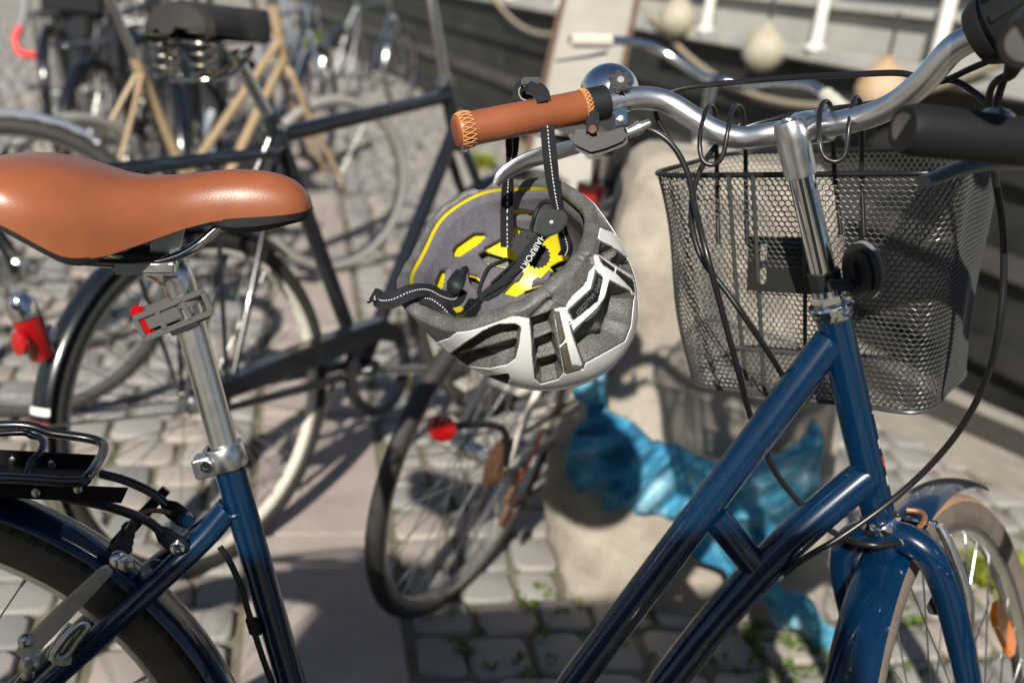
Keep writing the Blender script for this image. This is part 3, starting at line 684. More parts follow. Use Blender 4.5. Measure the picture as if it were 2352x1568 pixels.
ptG('jockey_wheel', MB().lathe([(0, .022), (.008, .022)], PG['hub'] + V((.025, -.07, -.125)), (0, -1, 0), 14), 'rust', dr)
ptG('chain', MB().tube([PG['hub'] + V((.0, -.055, .045)), PG['bb'] + V((0, -.05, .095)), PG['bb'] + V((.09, -.05, 0)), PG['bb'] + V((0, -.05, -.095)), PG['hub'] + V((.05, -.062, -.13))], .004, 6), 'rust')
M['orangecable'] = mat('orange_cable', (.62, .13, .04), .5)
ptG('cable_loop', MB().tube([PG['hub'] + V((.16, -.06, .02)), PG['hub'] + V((.08, -.085, .05)), PG['hub'] + V((.02, -.10, .02)), PG['hub'] + V((.01, -.09, -.03))], .004, 8, sm=5), 'orangecable')
ref = ptG('rear_reflector', MB().lathe([(0, .023), (.008, .025), (.014, .019), (.016, .003)], PG['hub'] + V((-.20, -.02, .14)), V((-1, -.45, .05)), 24), 'red')
ptG('reflector_arm', MB().tube([PG['hub'] + V((-.195, -.02, .14)), PG['hub'] + V((-.05, -.06, .10)), PG['hub'] + V((0, -.062, .0))], .007, 8, sm=4), 'black', ref)
ptG('brake_caliper', MB().tube([PG['lug'] + V((-.04, -.045, -.22)), PG['lug'] + V((-.045, -.035, -.14)), PG['lug'] + V((-.045, 0, -.10)), PG['lug'] + V((-.045, .035, -.14)), PG['lug'] + V((-.04, .045, -.22))], .008, 10, sm=5), 'silver')
ptG('saddle_lamp', MB().box(PG['lug'] + V((-.05, 0, .03)), (.02, 0, 0), (0, .02, 0), (0, 0, .028)), 'red')
# bicycle at the left edge, only its front wheel reaches into view
th_ = .33; f0 = V((-1.25, 2.33, 0))
bicycle('grey_bicycle', 'bicycle at the left edge with grey blue fender over its front wheel', (f0.x - 1.13 * cos(th_), f0.y - 1.13 * sin(th_)), th_, .16, frame='blackgloss', fend='greyfender', rimm='silver', wr=.385, tw=.022, geo=dict(fh=(1.13, .385)), group='bicycles parked along the quay')
# dark bicycles of the back row
c1 = Zp(135, 215, .35); bC, ptC, PC, RC = bicycle('navy_bicycle', 'dark navy bicycle with red tipped grey carrier frames in the back row', (c1.x, c1.y), 1.9, .05, frame='blackgloss', fend='blackgloss', rack='blackgloss', bar='sweep', rimm='dullrim')
iv = RC.inverted(); org = V((c1.x, c1.y, 0))
for (x0, x1, y0, y1, dd_, flip) in ((58, 175, -30, 118, c1.y * .93, False), (368, 480, 40, 150, c1.y * .93, True)):
    k_ = 1 / 1.905 if False else 1
c_d = c1.y * 1.02
def w2l(x, y, d): return iv @ (U(x, y, d) - org)
for pts_, red_ in (([(62, -40), (58, 20), (50, 62)], [(50, 62), (36, 90), (48, 122), (85, 128)]), ([(118, -40), (112, 40), (100, 105)], None), ([(252, 62), (232, 105), (218, 150)], [(218, 150), (226, 163), (262, 158), (276, 140), (282, 118)]), ([(276, 60), (284, 90), (284, 118)], None)):
    fr_ = ptC('carrier_bar', MB().tube([w2l(x, y, c_d) for x, y in pts_], .028 if False else .020, 10, sm=4), 'greyplastic')
    if red_: ptC('red_tip', MB().tube([w2l(x, y, c_d) for x, y in red_], .022, 10, sm=5), 'redplastic', fr_)
c2 = Zp(430, 300, .35); bicycle('dark_city_bicycle', 'dark city bicycle half hidden between the gold and the black bicycles', (c2.x, c2.y), 1.8, .05, frame='blackgloss', fend='blackgloss', rimm='dullrim', rack='blackgloss')
c3 = Zp(790, 175, .35); bicycle('silver_bicycle', 'silver grey bicycle with pale saddle farthest back on the quay', (c3.x, c3.y), 1.3, .05, frame='silver', fend='silver', rimm='silver', saddle='ivory')
# dark panniers on the back-row carriers
M['bag'] = mat('black_bag_cloth', (.014, .015, .018), .8, bump=.4, bscale=30)
for (org_, th2, y_, lb_) in ((c1, 1.9, -.13, 'black pannier bag on the right side of the navy bicycle'), (c2, 1.8, .12, 'black pannier bag left of the dark city bicycle beside the gold bicycle'), (c2, 1.8, -.13, 'black pannier bag right of the dark city bicycle'), (Zp(335, 235, .35), 1.75, .13, 'black pannier bag left of the black commuter bicycle'), (Zp(335, 235, .35), 1.75, -.13, 'black pannier bag right of the black commuter bicycle')):
    r3 = Mx.Rotation(th2, 3, 'Z'); bc2 = V((org_.x, org_.y, 0)) + r3 @ V((-.04, y_, .58))
    o_ = MB().box((0, 0, 0), r3 @ V((.15, 0, 0)), r3 @ V((0, .055, 0)), V((0, 0, .16))).build('pannier_bag', M['bag'], bevel=.03); o_.location = bc2; tag(o_, lb_, 'bag', 'panniers in the back row')
    MB().box((0, 0, .13), r3 @ V((.154, 0, 0)), r3 @ V((0, .06, 0)), V((0, 0, .05))).build('flap', M['bag'], o_, bevel=.02, local=True)
c4 = Zp(335, 235, .35); bicycle('black_commuter_bicycle', 'black commuter bicycle standing behind the gold bicycle frame', (c4.x, c4.y), 1.75, .04, frame='blackgloss', fend='blackgloss', rimm='dullrim', rack='blackgloss')
c5 = Zp(560, 300, .35); bicycle('slate_bicycle', 'slate grey bicycle seen between the gold and the silver bicycles', (c5.x, c5.y), 1.45, .05, frame='greyfender', fend='greyfender', rimm='silver')
for (x_, y_, t_, nm, lb) in ((420, 385, 2.0, 'black_bicycle', 'black bicycle between the gold bicycle and the sprung saddle'), (235, 330, 1.6, 'black_bicycle', 'black bicycle whose rear wheel stands behind the grey blue fender'), (500, 215, 1.9, 'black_bicycle', 'black bicycle in the back row behind the sprung saddle'), (250, 60, 1.8, 'black_bicycle', 'black bicycle farthest back behind the child seat'), (640, 160, 1.5, 'silver_bicycle', 'grey bicycle behind the head tube of the gold bicycle')):
    q_ = Zp(x_, y_, .35); bicycle(nm, lb, (q_.x, q_.y), t_, .05, frame='blackgloss' if 'black' in nm else 'greyfender', fend='blackgloss' if 'black' in nm else None, rimm='dullrim', rack='blackgloss' if 'black' in nm else None)
# child seat on the navy bicycle, its leg rests end in the red tips
M['seatshell'] = mat('black_seat_shell', (.012, .013, .016), .45)
cs0 = U(180, 10, c_d); r3 = Mx.Rotation(1.9, 3, 'Z'); cs = thing('child_seat', tuple(cs0 - V((0, 0, .1))), 'black child seat with grey red-tipped leg rests on the navy bicycle', 'child seat')
def cb(c, x, y, z): return MB().box(cs0 + r3 @ V(c), r3 @ V((x, 0, 0)), r3 @ V((0, y, 0)), V((0, 0, z)))
cb((0, 0, -.04), .15, .15, .035).build('seat_pan', M['seatshell'], cs, bevel=.02)
cb((-.15, 0, .2), .03, .15, .25).build('back_shell', M['seatshell'], cs, bevel=.025)
for s_ in (-1, 1): cb((-.02, s_ * .16, .05), .12, .02, .10).build('side_wing', M['seatshell'], cs, bevel=.015)
# small-wheeled bicycle close to the viewer; only grip and lever of its left side reach into view
geoI = dict(hub=(0, .2), bb=(.40, .28), lug=(.24, .62), sad=(.12, .92), head=(.76, .72), hb=(.79, .60), fh=(.85, .2))
M['handgrip'] = mat('black_rubber_grip', (.009, .009, .010), .6, bump=.3, bscale=70, spec=.3)
tipI = U(2068, 292, .71); s_I = .12; lfI = V((-cos(s_I), -sin(s_I), 0)); hdI = (V((.76, 0, .72)) - V((.79, 0, .60))).normalized()
bcl = V((.76, 0, .72)) + hdI * .40 + V((.055, 0, .012))
tl_ = Mx.Rotation(s_I, 3, hdI) @ V((-.03, .36, .016)) + V((.76, 0, .72)) + hdI * .40 + Mx.Rotation(s_I, 3, hdI) @ V((.055, 0, .012))
off_ = V((-tl_.y, tl_.x, tl_.z)); posI = tipI - off_
bicycle('folding_bicycle', 'bicycle beside the viewer with black rubber grip and grey brake lever at right edge', (posI.x, posI.y), pi / 2, 0, frame='blackgloss', geo=geoI, wr=.2, tw=.022, fend='blackgloss', bar='flat', grip='handgrip', steer=s_I, stemh=.40 + posI.z, group='bicycles parked along the quay')
# ------------------------------------------------------------------ the blue city bicycle
PSI, LEAN = radians(8), radians(7)
HD = V((cos(PSI), sin(PSI), 0)); SIDE = V((-sin(PSI), cos(PSI), 0))
UPB = V((0, 0, 1)) * cos(LEAN) + SIDE * sin(LEAN); NB = HD.cross(UPB)       # NB points to the bike's right, towards the viewer
OB = U(433, 640, .93)
def F(x, y, off=0):
    r = ray(x, y); p0 = OB + NB * off; return cC + r * ((p0 - cC).dot(NB) / r.dot(NB))
def L(a, b, off=0): return OB + HD * a + UPB * b + NB * off               # bike coordinates: forward, up, right
BB = L(.185, -.685)
bike = thing('blue_bicycle', (BB.x, BB.y - .08, 0), 'dark blue step-through city bicycle with tan leather saddle and grip, front basket', 'bicycle')
def part(name, mb, mt, parent=None, **k): return mb.build(name, M[mt], parent or bike, **k)

# frame
sb = F(520, 1050); sdir = (F(690, 1640) - sb).normalized()
st = part('seat_tube', MB().tube([sb, sb + sdir * .25, BB], .0150, 20), 'blue')
thA = F(1890, 804); tlo = F(1318, 1568); tdir = (tlo - thA).normalized()
part('top_tube', MB().tube([thA - tdir * .012, tlo, tlo + tdir * .15, BB + UPB * .10 - HD * .02], .0172, 20), 'blue')
part('down_tube', MB().tube([F(1990, 1092), F(1964, 1111), F(1868, 1192), F(1771, 1284), F(1650, 1418), F(1532, 1567), F(1420, 1705), BB], [.0195] * 8, 20, sm=6), 'blue')
hA, hB = F(2018, 1187), F(1914, 728); ax = (hB - hA).normalized()
part('head_tube', MB().tube([hA, hA + ax * .004, hB - ax * .004, hB], [.0178, .0178, .0176, .0176], 24), 'blue')
part('brace', MB().tube([F(1640, 1183), F(1735, 1301)], .0155, 18), 'blue')
part('bottom_bracket_shell', MB().tube([BB - NB * .036, BB + NB * .036], .022, 20), 'blue')
RH = L(-.287, -.580)                     # rear hub
FRJ = F(524, 1168)
for s_ in (1, -1):
    part('seat_stay', MB().tube([FRJ + NB * s_ * .003, FRJ - HD * .03 - UPB * .037 + NB * s_ * .014, FRJ + (RH - FRJ) * .35 + NB * s_ * .043, RH + NB * s_ * .066], [.0125, .0122, .0115, .008], 16, sm=6), 'blue')
    part('chain_stay', MB().tube([BB - HD * .02 + NB * s_ * .03, RH + (BB - RH) * .5 + NB * s_ * .055, RH + NB * s_ * .066], [.011, .011, .008], 12, sm=5), 'blue')
part('weld_bead', MB().tube([rot(HD * .0135, sdir, a_) * 1.1 + F(538, 1163) for a_ in [2.2 - i * .35 for i in range(8)]], .0028, 8), 'blue')

# crank below the frame edge
crk = part('chainring', MB().lathe([(0, .075), (.003, .075), (.003, .06), (0, .06)], BB + NB * .045, NB, 40, cap=False), 'black')
part('crank_arm', MB().tube([BB + NB * .06, BB + NB * .066 + HD * .16 - UPB * .05], .011, 10, flat=.6), 'alu')
pd = BB + NB * .066 + HD * .16 - UPB * .05
part('pedal', MB().box(pd + NB * .05, HD * .045, NB * .045, UPB * .012), 'black', bevel=.004)

# seat post, clamp, light
post_top = F(409, 640)
pst = part('seat_post', MB().tube([post_top, sb + sdir * .10], .0136, 28), 'alu')
part('graduation_collar', MB().lathe([(-.0005, .0138), (.001, .01415), (.003, .0138)], F(412, 651), sdir, 28, cap=False), 'polish', pst)
cl = part('seat_clamp', MB().lathe([(-.0105, .0155), (-.0115, .0165), (-.0115, .0188), (-.010, .0198), (.010, .0198), (.0115, .0188), (.0115, .0158)], F(518, 1046), sdir, 32, cap=False), 'polish')
ear = F(477, 1066, .006)
e1 = (F(520, 1050) - F(455, 1068)).normalized()
part('clamp_ear', MB().box(ear, e1 * .0125, NB * .011, sdir * .0105), 'polish', cl, bevel=.002)
bt = part('bolt', MB().lathe([(0, .0058), (.0035, .0058), (.0045, .005), (.0045, .003), (.0025, .003), (.0025, .0001)], F(474, 1069, .017), NB, 16), 'chrome', cl)
# post head that cranks back to the rails
part('post_head', MB().tube([F(425, 705), F(408, 640), F(385, 622), F(345, 608)], [.0137, .0155, .0165, .0125], 20, sm=5), 'polish')
part('rail_cradle', MB().box(F(345, 606), HD * .028 + UPB * .002, NB * .026, UPB * .0065), 'polish', bevel=.003)
part('rail_clamp_plate', MB().box(F(350, 585), HD * .02, NB * .024, UPB * .005), 'black', bevel=.002)
part('rail_clamp_bolt', MB().tube([F(353, 600), F(358, 560)], .0045, 10), 'chrome')
part('rail_clamp_bracket', MB().prism([(-.012, -.01), (.014, -.012), (.02, .02), (-.005, .016)], F(372, 572, .012), HD, UPB, NB * .004), 'alu')
# saddle: stations (forward, half width, top, edge)
ST = [(.1096, .003, .0775, .0745), (.108, .011, .0835, .0735), (.103, .0185, .0915, .0720), (.093, .0245, .0992, .0698), (.078, .0275, .1040, .0672),
      (.060, .0290, .1056, .0648), (.040, .0300, .1048, .0620), (.020, .0325, .1018, .0575), (0, .0375, .0978, .0505), (-.020, .0460, .0945, .0420),
      (-.038, .0570, .0930, .0345), (-.055, .0690, .0938, .0280), (-.070, .0790, .0965, .0258), (-.085, .0870, .1000, .0270), (-.100, .0930, .1028, .0350),
      (-.115, .0970, .1042, .0440), (-.130, .0985, .1044, .0515), (-.145, .0970, .1032, .0565), (-.160, .0910, .1005, .0610), (-.172, .0800, .0960, .0655), (-.181, .0600, .0900, .0700), (-.186, .03, .085, .073)]
def saddle_pt(st, t):
    x, w_, zt, ze = st; c = abs(cos(t)); s__ = sin(t); f = min(1, max(0, (.02 - x) / .1))
    ez = .80 - .22 * f; ey = .92
    dip = -.006 * f * math.exp(-(t / .35) ** 2)
    return L(x, ze + (zt - ze) * c ** ez + dip * 0, (abs(s__) ** ey) * (1 if s__ > 0 else -1) * w_)
G = [[saddle_pt(s_, -pi / 2 + pi * j / 40) for j in range(41)] for s_ in ST]
G = [catmull(list(c), 4) for c in zip(*G)]; G = [list(r) for r in zip(*G)]
sad = part('saddle', MB().grid(G), 'leather')
# hem and plastic base under the cover
rim = []
for s_ in ST: rim.append(L(s_[0], s_[3], s_[1]))
rimL = [L(s_[0], s_[3], -s_[1]) for s_ in ST]
lo = []
for sg, rr in ((1, rim), (-1, rimL)):
    row1, row2, row3, row4 = [], [], [], []
    for i, s_ in enumerate(ST):
        k = .008 + .006 * math.exp(-((s_[0] - .055) / .03) ** 2) if s_[0] > .02 else .0065
        inn = min(.012, s_[1] * .6); tuck = 0
        if -.06 < s_[0] <= .03: k = .001; tuck = .003
        row1.append(L(s_[0] + (.0012 if i < 2 else 0), s_[3] + .001, sg * (s_[1] + .0008 - tuck))); row2.append(L(s_[0], s_[3] - k * .55, sg * (s_[1] + .0002 - tuck)))
        row3.append(L(s_[0] * .995, s_[3] - k, sg * (s_[1] - inn * .5))); row4.append(L(s_[0] * .97, s_[3] - k * .4 + .004, sg * max(s_[1] - inn * 2, 0)))
    lo.append((row1, row2, row3, row4))
mb = MB()
for r4 in lo: mb.grid([catmull(r, 3) for r in r4])
a4, b4 = catmull(lo[0][3], 3), catmull(lo[1][3], 3)
mb.grid([a4, b4])
part('saddle_base', mb, 'black', sad)
for sg in (1, -1):
    o_ = .0215 * sg
    part('saddle_rail', MB().tube([L(.040, .062, o_ * .6), L(.026, .050, o_ * .8), L(.012, .036, o_), L(-.006, .024, o_), L(-.028, .0165, o_), L(-.055, .0135, o_), L(-.085, .014, o_ * 1.1), L(-.11, .022, o_ * 1.5), L(-.125, .04, o_ * 1.9)], .0042, 14, sm=6), 'chrome', sad)
# rear light strapped to the post
lc = F(432, 728); e_b = (F(470, 692, .015) - F(325, 750, .015)).normalized(); e_n = e_b.cross(sdir).normalized()
if e_n.dot(NB) < 0: e_n = -e_n
e_d = e_n.cross(e_b) * (1 if e_n.cross(e_b).dot(sdir) > 0 else -1)
lb = part('rear_light', MB().box(F(377, 720, .004), e_b * .020, e_n * .0115, e_d * .0125), 'greyrubber', bevel=.005)
part('lens', MB().box(F(333, 735, .004), e_b * .0065, e_n * .0115, e_d * .0165), 'red', lb, bevel=.0025)
fr = MB()       # ladder strap: two rails and rungs on the near side, band round the post
o0 = F(398, 724, .0165)
for k in (-1, 1): fr.box(o0 + e_d * k * .0105, e_b * .0345, e_n * .0016, e_d * .0028)
for xk in (-.033, -.012, .013, .0335): fr.box(o0 + e_b * xk, e_b * .0026, e_n * .0016, e_d * .0105)
part('strap', fr, 'greyrubber', lb, bevel=.0008)
part('strap_button', MB().box(o0 - e_b * .0015, e_b * .009, e_n * .002, e_d * .0055), 'greyrubber', lb, bevel=.001)
bandc = F(437, 712)
part('strap_band', MB().lathe([(-.0105, .0152), (-.0105, .0168), (-.006, .0172), (-.006, .0152)], bandc, sdir, 28, cap=False), 'greyrubber', lb)
part('strap_band', MB().lathe([(.006, .0152), (.006, .0172), (.0105, .0168), (.0105, .0152)], bandc, sdir, 28, cap=False), 'greyrubber', lb)
part('strap_wedge', MB().box(F(425, 752, .013), e_b * .014, e_n * .003, e_d * .003), 'black', lb, bevel=.001)

# ---------------- wheels of the blue bike
def big_wheel(name, hub, axle, fwd, up, r, tyre_m, wall_m, parent, tread=False):
    """wheel empty-free: a rim mesh that parents tyre, hub and spokes"""
    tw = .021; R = r - tw
    rm = part(name, MB().lathe([(-.011, R - .006), (-.0125, R - .012), (-.010, R - .024), (0, R - .028), (.010, R - .024), (.0125, R - .012), (.011, R - .006)], hub, axle, 96, cap=False), 'alu', parent)
    prof = []
    for i in range(17):
        a = -2.5 + 5.0 * i / 16; prof.append((tw * sin(a), R + tw * cos(a) * .98))
    ty = part('tyre', MB().lathe(prof, hub, axle, 120, cap=False), wall_m, rm)
    pr = [(tw * sin(a) * 1.02, R + (tw * cos(a)) * .98 + .0016) for a in [-.85 + 1.7 * i / 8 for i in range(9)]]
    part('tread', MB().lathe([(pr[0][0], pr[0][1] - .002)] + pr + [(pr[-1][0], pr[-1][1] - .002)], hub, axle, 120, cap=False), tyre_m, rm)
    part('hub', MB().lathe([(-.052, .006), (-.05, .007), (-.034, .007), (-.034, .022), (-.030, .022), (-.028, .013), (.028, .013), (.030, .022), (.034, .022), (.034, .007), (.05, .007), (.052, .006)], hub, axle, 20), 'alu', rm)
    sp = MB().tube([V((0, 0, 0)), V((0, 0, 1))], .00105, 6).mesh('spoke', M['steel'])
    nip = MB().tube([V((0, 0, 0)), V((0, 0, .013))], [.0019, .0016], 8).mesh('nipple', M['brass'])
    b0 = base_of(parent)
    for k in range(36):
        a = 2 * pi * k / 36 + .05; s_ = 1 if k % 2 else -1; tn = (1 if (k // 2) % 2 else -1)
        e = hub + (fwd * cos(a) + up * sin(a)) * (R - .026)
        a2 = a + tn * 1.15; q = hub + axle * s_ * .031 + (fwd * cos(a2) + up * sin(a2)) * .020
        d = e - q; mt4 = Mx.Translation(q - b0) @ d.to_track_quat('Z', 'Y').to_matrix().to_4x4() @ Mx.Diagonal((1, 1, d.length, 1))
        link(sp, 'spoke', rm, mt4)
        link(nip, 'spoke_nipple', rm, Mx.Translation(e - b0) @ (-d).to_track_quat('Z', 'Y').to_matrix().to_4x4())
    if tread:
        bl = MB().box((0, 0, 0), (.0046, 0, 0), (0, .0042, 0), (0, 0, .0019)).mesh('tread_block', M[tyre_m], smooth=False)
        nb = 120
        for k in range(nb):
            a = 2 * pi * k / nb
            if not (.02 < a < 2.1): continue
            for s_ in (-1, 1):
                th = .62 * s_; rd = fwd * cos(a) + up * sin(a); tg = -fwd * sin(a) + up * cos(a)
                nn = (rd * cos(th) + axle * sin(th)).normalized(); sd_ = nn.cross(tg)
                c = hub + rd * (R) + (rd * cos(th) + axle * sin(th)) * (tw + .0014)
                mm = Mx((tg, sd_, nn)).transposed().to_4x4(); mm.translation = c - b0
                link(bl, 'tread_block', rm, mm)
    return rm
def fender(name, hub, axle, fwd, up, R, a0, a1, hw, parent, m_='blue', n=64):
    G = []
    for i in range(n + 1):
        a = a0 + (a1 - a0) * i / n; rd = fwd * cos(a) + up * sin(a); row = []
        for j in range(13):
            t = -1.25 + 2.5 * j / 12; row.append(hub + rd * (R + hw * .55 * (cos(t) - 1)) + axle * (hw * sin(t) / sin(1.25)))
        for j in range(12, -1, -1):
            t = -1.25 + 2.5 * j / 12; row.append(hub + rd * (R - .0016 + hw * .55 * (cos(t) - 1)) + axle * (hw * .975 * sin(t) / sin(1.25)))
        G.append(row)
    return part(name, MB().grid(G, cv=True), m_, parent)
rw = big_wheel('rear_wheel', RH, NB, HD, UPB, .352, 'browntyre', 'browntyre', bike, True)
rf = fender('rear_fender', RH, NB, HD, UPB, .3745, radians(15), radians(215), .0275, bike)
# pinstripe scuffs on the fender
# rear rack
rk = part('rear_rack', MB().tube([F(-420, 1030, -.058), F(0, 976, -.058), F(124, 995, -.058), F(205, 1007, -.058), F(236, 1020, -.05), F(236, 1040, -.02), F(222, 1066, .018), F(203, 1093, .045), F(174, 1107, .052), F(0, 1098, .052), F(-420, 1090, .052)], .0048, 12, sm=6), 'blackgloss')
part('spring_clip', MB().tube([F(-420, 1040, -.03), F(0, 995, -.03), F(74, 1000, -.03), F(98, 1013, -.02), F(92, 1040, 0), F(72, 1060, .01), F(62, 1092, .02), F(60, 1108, .03)], .0034, 10, sm=6), 'blackgloss', rk)
pa, pb, pc, pd_ = F(-300, 1042, -.04), F(205, 1060, -.04), F(196, 1086, .045), F(-300, 1090, .045)
part('rack_plate', MB().box((pa + pb + pc + pd_) / 4 - UPB * .006, (pb - pa) / 2, (pc - pb) / 2, UPB * .0012), 'matteblack', rk)
sw = MB().prism([(-.25, -.010), (.045, -.010), (.045, .006), (-.25, .008)], F(120, 1052, -.05), HD, UPB, NB * .002)
part('rack_side_strip', sw, 'matteblack', rk)
sw = MB().prism([(-.22, -.010), (.02, -.011), (.05, -.011), (.056, .004), (-.22, .004)], F(150, 1122, .046), HD, UPB, NB * .002)
part('rack_side_strip', sw, 'matteblack', rk)
for (x, y, o_) in ((120, 1064, -.047), (30, 1056, -.047), (82, 1058, -.047)):
    part('rack_bolt', MB().lathe([(0, .0042), (.002, .004), (.0028, .002)], F(x, y, o_), NB, 12), 'steel' , rk)
for (x, y) in ((84, 1130), (180, 1122)): part('rack_bolt', MB().lathe([(0, .0042), (.002, .004), (.0028, .002)], F(x, y, .049), NB, 12), 'steel', rk)
for (pts, o1, o2, eb) in (([(232, 1088), (290, 1104), (352, 1133), (385, 1162)], -.045, -.024, (425, 1190)), ([(146, 1142), (248, 1163), (331, 1192), (372, 1222)], .03, .026, (410, 1254))):
    P_ = [F(x, y, o1 + (o2 - o1) * i / 3) for i, (x, y) in enumerate(pts)]
    part('rack_strut', MB().tube(P_, .0046, 12, sm=6), 'blackgloss', rk)
    q = F(eb[0], eb[1], o2); d = (q - P_[-1]); n_ = d.length; d.normalize(); s__ = NB.cross(d)
    part('strut_eyelet', MB().prism([(-.006, -.004), (.004, -.0095), (n_ + .002, -.0105), (n_ + .010, -.005), (n_ + .010, .005), (n_ + .002, .0105), (.004, .0095), (-.006, .004)], P_[-1] - NB * .002, d, s__, NB * .004), 'blackgloss', rk, bevel=.0012)
    part('strut_bolt', MB().lathe([(0, .0072), (.003, .0070), (.0044, .0052), (.0044, .0028), (.003, .0026), (.003, .0001)], q + NB * .002, NB, 18), 'chrome' if o2 > 0 else 'blue', rk)
part('rack_boss', MB().tube([F(428, 1180, -.03), F(432, 1196, .0)], .006, 12), 'blue')
# rear brake
ba = part('brake_arm', MB().prism([(0, -.008), (.02, -.0095), (.06, -.008), (.10, -.006), (.123, -.0045), (.126, .004), (.118, .008), (.06, .0095), (.02, .009), (0, .006)], F(48, 1502, .052), (F(268, 1290, .052) - F(48, 1502, .052)).normalized(), UPB.cross(NB) * 0 + NB.cross((F(268, 1290, .052) - F(48, 1502, .052)).normalized()), NB * .005), 'polish', bevel=.0015)
part('arm_pivot', MB().sphere(F(60, 1470, .056), .0075), 'steel', ba)
part('arm_bolt', MB().lathe([(0, .009), (.006, .009), (.008, .006), (.008, .003)], F(72, 1518, .056), NB, 6), 'steel', ba)
part('pad_holder', MB().tube([F(125, 1508, .05), F(150, 1468, .05), F(172, 1440, .045)], .0085, 14), 'steel', ba)
part('pad_nut', MB().lathe([(-.004, .0095), (.004, .0095)], F(142, 1512, .055), (F(150, 1468, .05) - F(142, 1512, .055)), 6), 'steel', ba)
part('pad_slot', MB().tube([F(128, 1500, .06), F(160, 1455, .06), F(190, 1430, .06), F(203, 1438, .06), F(180, 1470, .06), F(150, 1510, .06)], .003, 8, closed=True, sm=4), 'steel', ba)
part('arm_head', MB().sphere(F(272, 1284, .05), .0085), 'polish', ba)
part('cable_pinch_bolt', MB().lathe([(0, .008), (.005, .008), (.007, .005)], F(292, 1290, .055), NB, 6), 'steel', ba)
part('far_brake_arm', MB().prism([(0, -.007), (.1, -.005), (.1, .005), (0, .008)], F(240, 1280, -.04), (F(330, 1180, -.04) - F(240, 1280, -.04)).normalized(), NB.cross((F(330, 1180, -.04) - F(240, 1280, -.04)).normalized()), NB * .004), 'blackgloss')
part('brake_boot', MB().lathe([(0, .0085)] + [(.004 * i, .0095 - .0005 * i + (.0012 if i % 2 else 0)) for i in range(1, 9)], F(277, 1266, .03), F(300, 1200, .0) - F(277, 1266, .03), 16), 'rubber')
part('brake_noodle', MB().tube([F(300, 1205, 0), F(308, 1190, -.005), F(330, 1176, -.01), F(360, 1172, -.012), F(392, 1178, -.015)], .0026, 10, sm=6), 'brown_cable')
part('noodle_bracket', MB().tube([F(288, 1215, .02), F(310, 1178, .02), F(322, 1180, 0), F(300, 1222, 0)], .0012, 6, closed=True), 'chrome')
part('brake_bolt', MB().lathe([(-.004, .009), (.004, .009), (.005, .006)], F(345, 1322, .02), NB + HD * .4, 6), 'steel')
part('brake_washer', MB().lathe([(-.001, .013), (.001, .013)], F(352, 1312, .015), NB + HD * .4, 18), 'steel')
part('fender_bolt', MB().lathe([(0, .006), (.004, .006), (.005, .003)], F(65, 1545, .03), NB, 12), 'steel')
# cables near the seat tube
part('rear_cable', MB().tube([F(505, 1255, .012), F(528, 1290, .014), F(552, 1345, .014), F(575, 1420, .015), F(600, 1500, .015), F(640, 1610, .012), F(700, 1760, .01)], .0031, 10, sm=6), 'cable')
part('cable_clip', MB().box(F(583, 1437, .014), HD * .006, NB * .004, sdir * .009), 'black', bevel=.001)
part('cable_clip', MB().box(F(1442, 1428, -.012), tdir * .012, NB * .004, tdir.cross(NB) * .003), 'black', bevel=.001)

# ---------------- steering assembly, turned to the left
DEL = radians(45)
hp = (HD - ax * HD.dot(ax)).normalized()
SF = rot(hp, ax, DEL); SL = ax.cross(SF)                       # steered forward and left
part('lower_headset', MB().lathe([(-.013, .0185), (-.011, .0212), (-.004, .0218), (-.002, .0200), (.002, .0192)], hA, ax, 32), 'chrome')
hs = part('upper_headset', MB().lathe([(-.001, .0185), (.002, .0205), (.008, .0208), (.0085, .0222), (.0125, .0228), (.0145, .0215), (.0155, .0165), (.0165, .0155)], hB, ax, 40), 'chrome')
part('lock_nut', MB().lathe([(.0165, .0160), (.0172, .0172), (.0245, .0172), (.0255, .0160)], hB, ax, 6, xdir=SF), 'chrome', hs)
part('top_washer', MB().lathe([(.0255, .0150), (.031, .0150)], hB, ax, 32), 'chrome', hs)
SB = F(1840, 405)                                                # top of the chrome quill
part('reflector_clamp', MB().lathe([(0, .0152), (.001, .0162), (.018, .0162), (.019, .0152)], hB + ax * .031, ax, 28), 'black', hs)
stm = part('stem', MB().tube([hB + ax * .03, SB], .0129, 32), 'chrome')
clampP = U(1868, 292, 1.005)                                    # where the bar is clamped
topP = F(1818, 306)
part('stem_head', MB().lathe([(0, .0133), (.001, .0156), (.036, .0160), (.050, .0156), (.0555, .0135), (.0565, .0105)], SB, ax, 32), 'polish', stm)
part('bolt_recess', MB().lathe([(0, .0074), (.0012, .0070), (-.003, .0066), (-.003, .0001)], SB + ax * .0567, ax, 20), 'steel', stm)
nb_ = MB(); q0 = SB + ax * .042
for i in range(1): nb_.tube([q0, q0 + (clampP - q0) * .35 + ax * .004, q0 + (clampP - q0) * .7 + ax * .004, clampP], [.0150, .0135, .0140, .0165], 20, sm=5)
part('stem_arm', nb_, 'polish', stm)
barP = [U(2290, 55, .83), U(2247, 79, .845), U(2185, 116, .862), U(2123, 186, .885), U(2061, 236, .912), U(1999, 265, .938), U(1930, 282, .968), clampP, U(1771, 308, 1.018), U(1709, 317, 1.032), U(1647, 304, 1.043), U(1590, 270, 1.052), U(1543, 240, 1.057), U(1500, 227, 1.056), U(1448, 226, 1.050), U(1376, 240, 1.040), U(1210, 273, 1.018), U(1060, 303, .998)]
bdir = (barP[6] - barP[8]).normalized()
part('bar_clamp', MB().lathe([(-.019, .0150), (-.018, .0172), (.018, .0172), (.019, .0150)], clampP, bdir, 28), 'polish', stm)
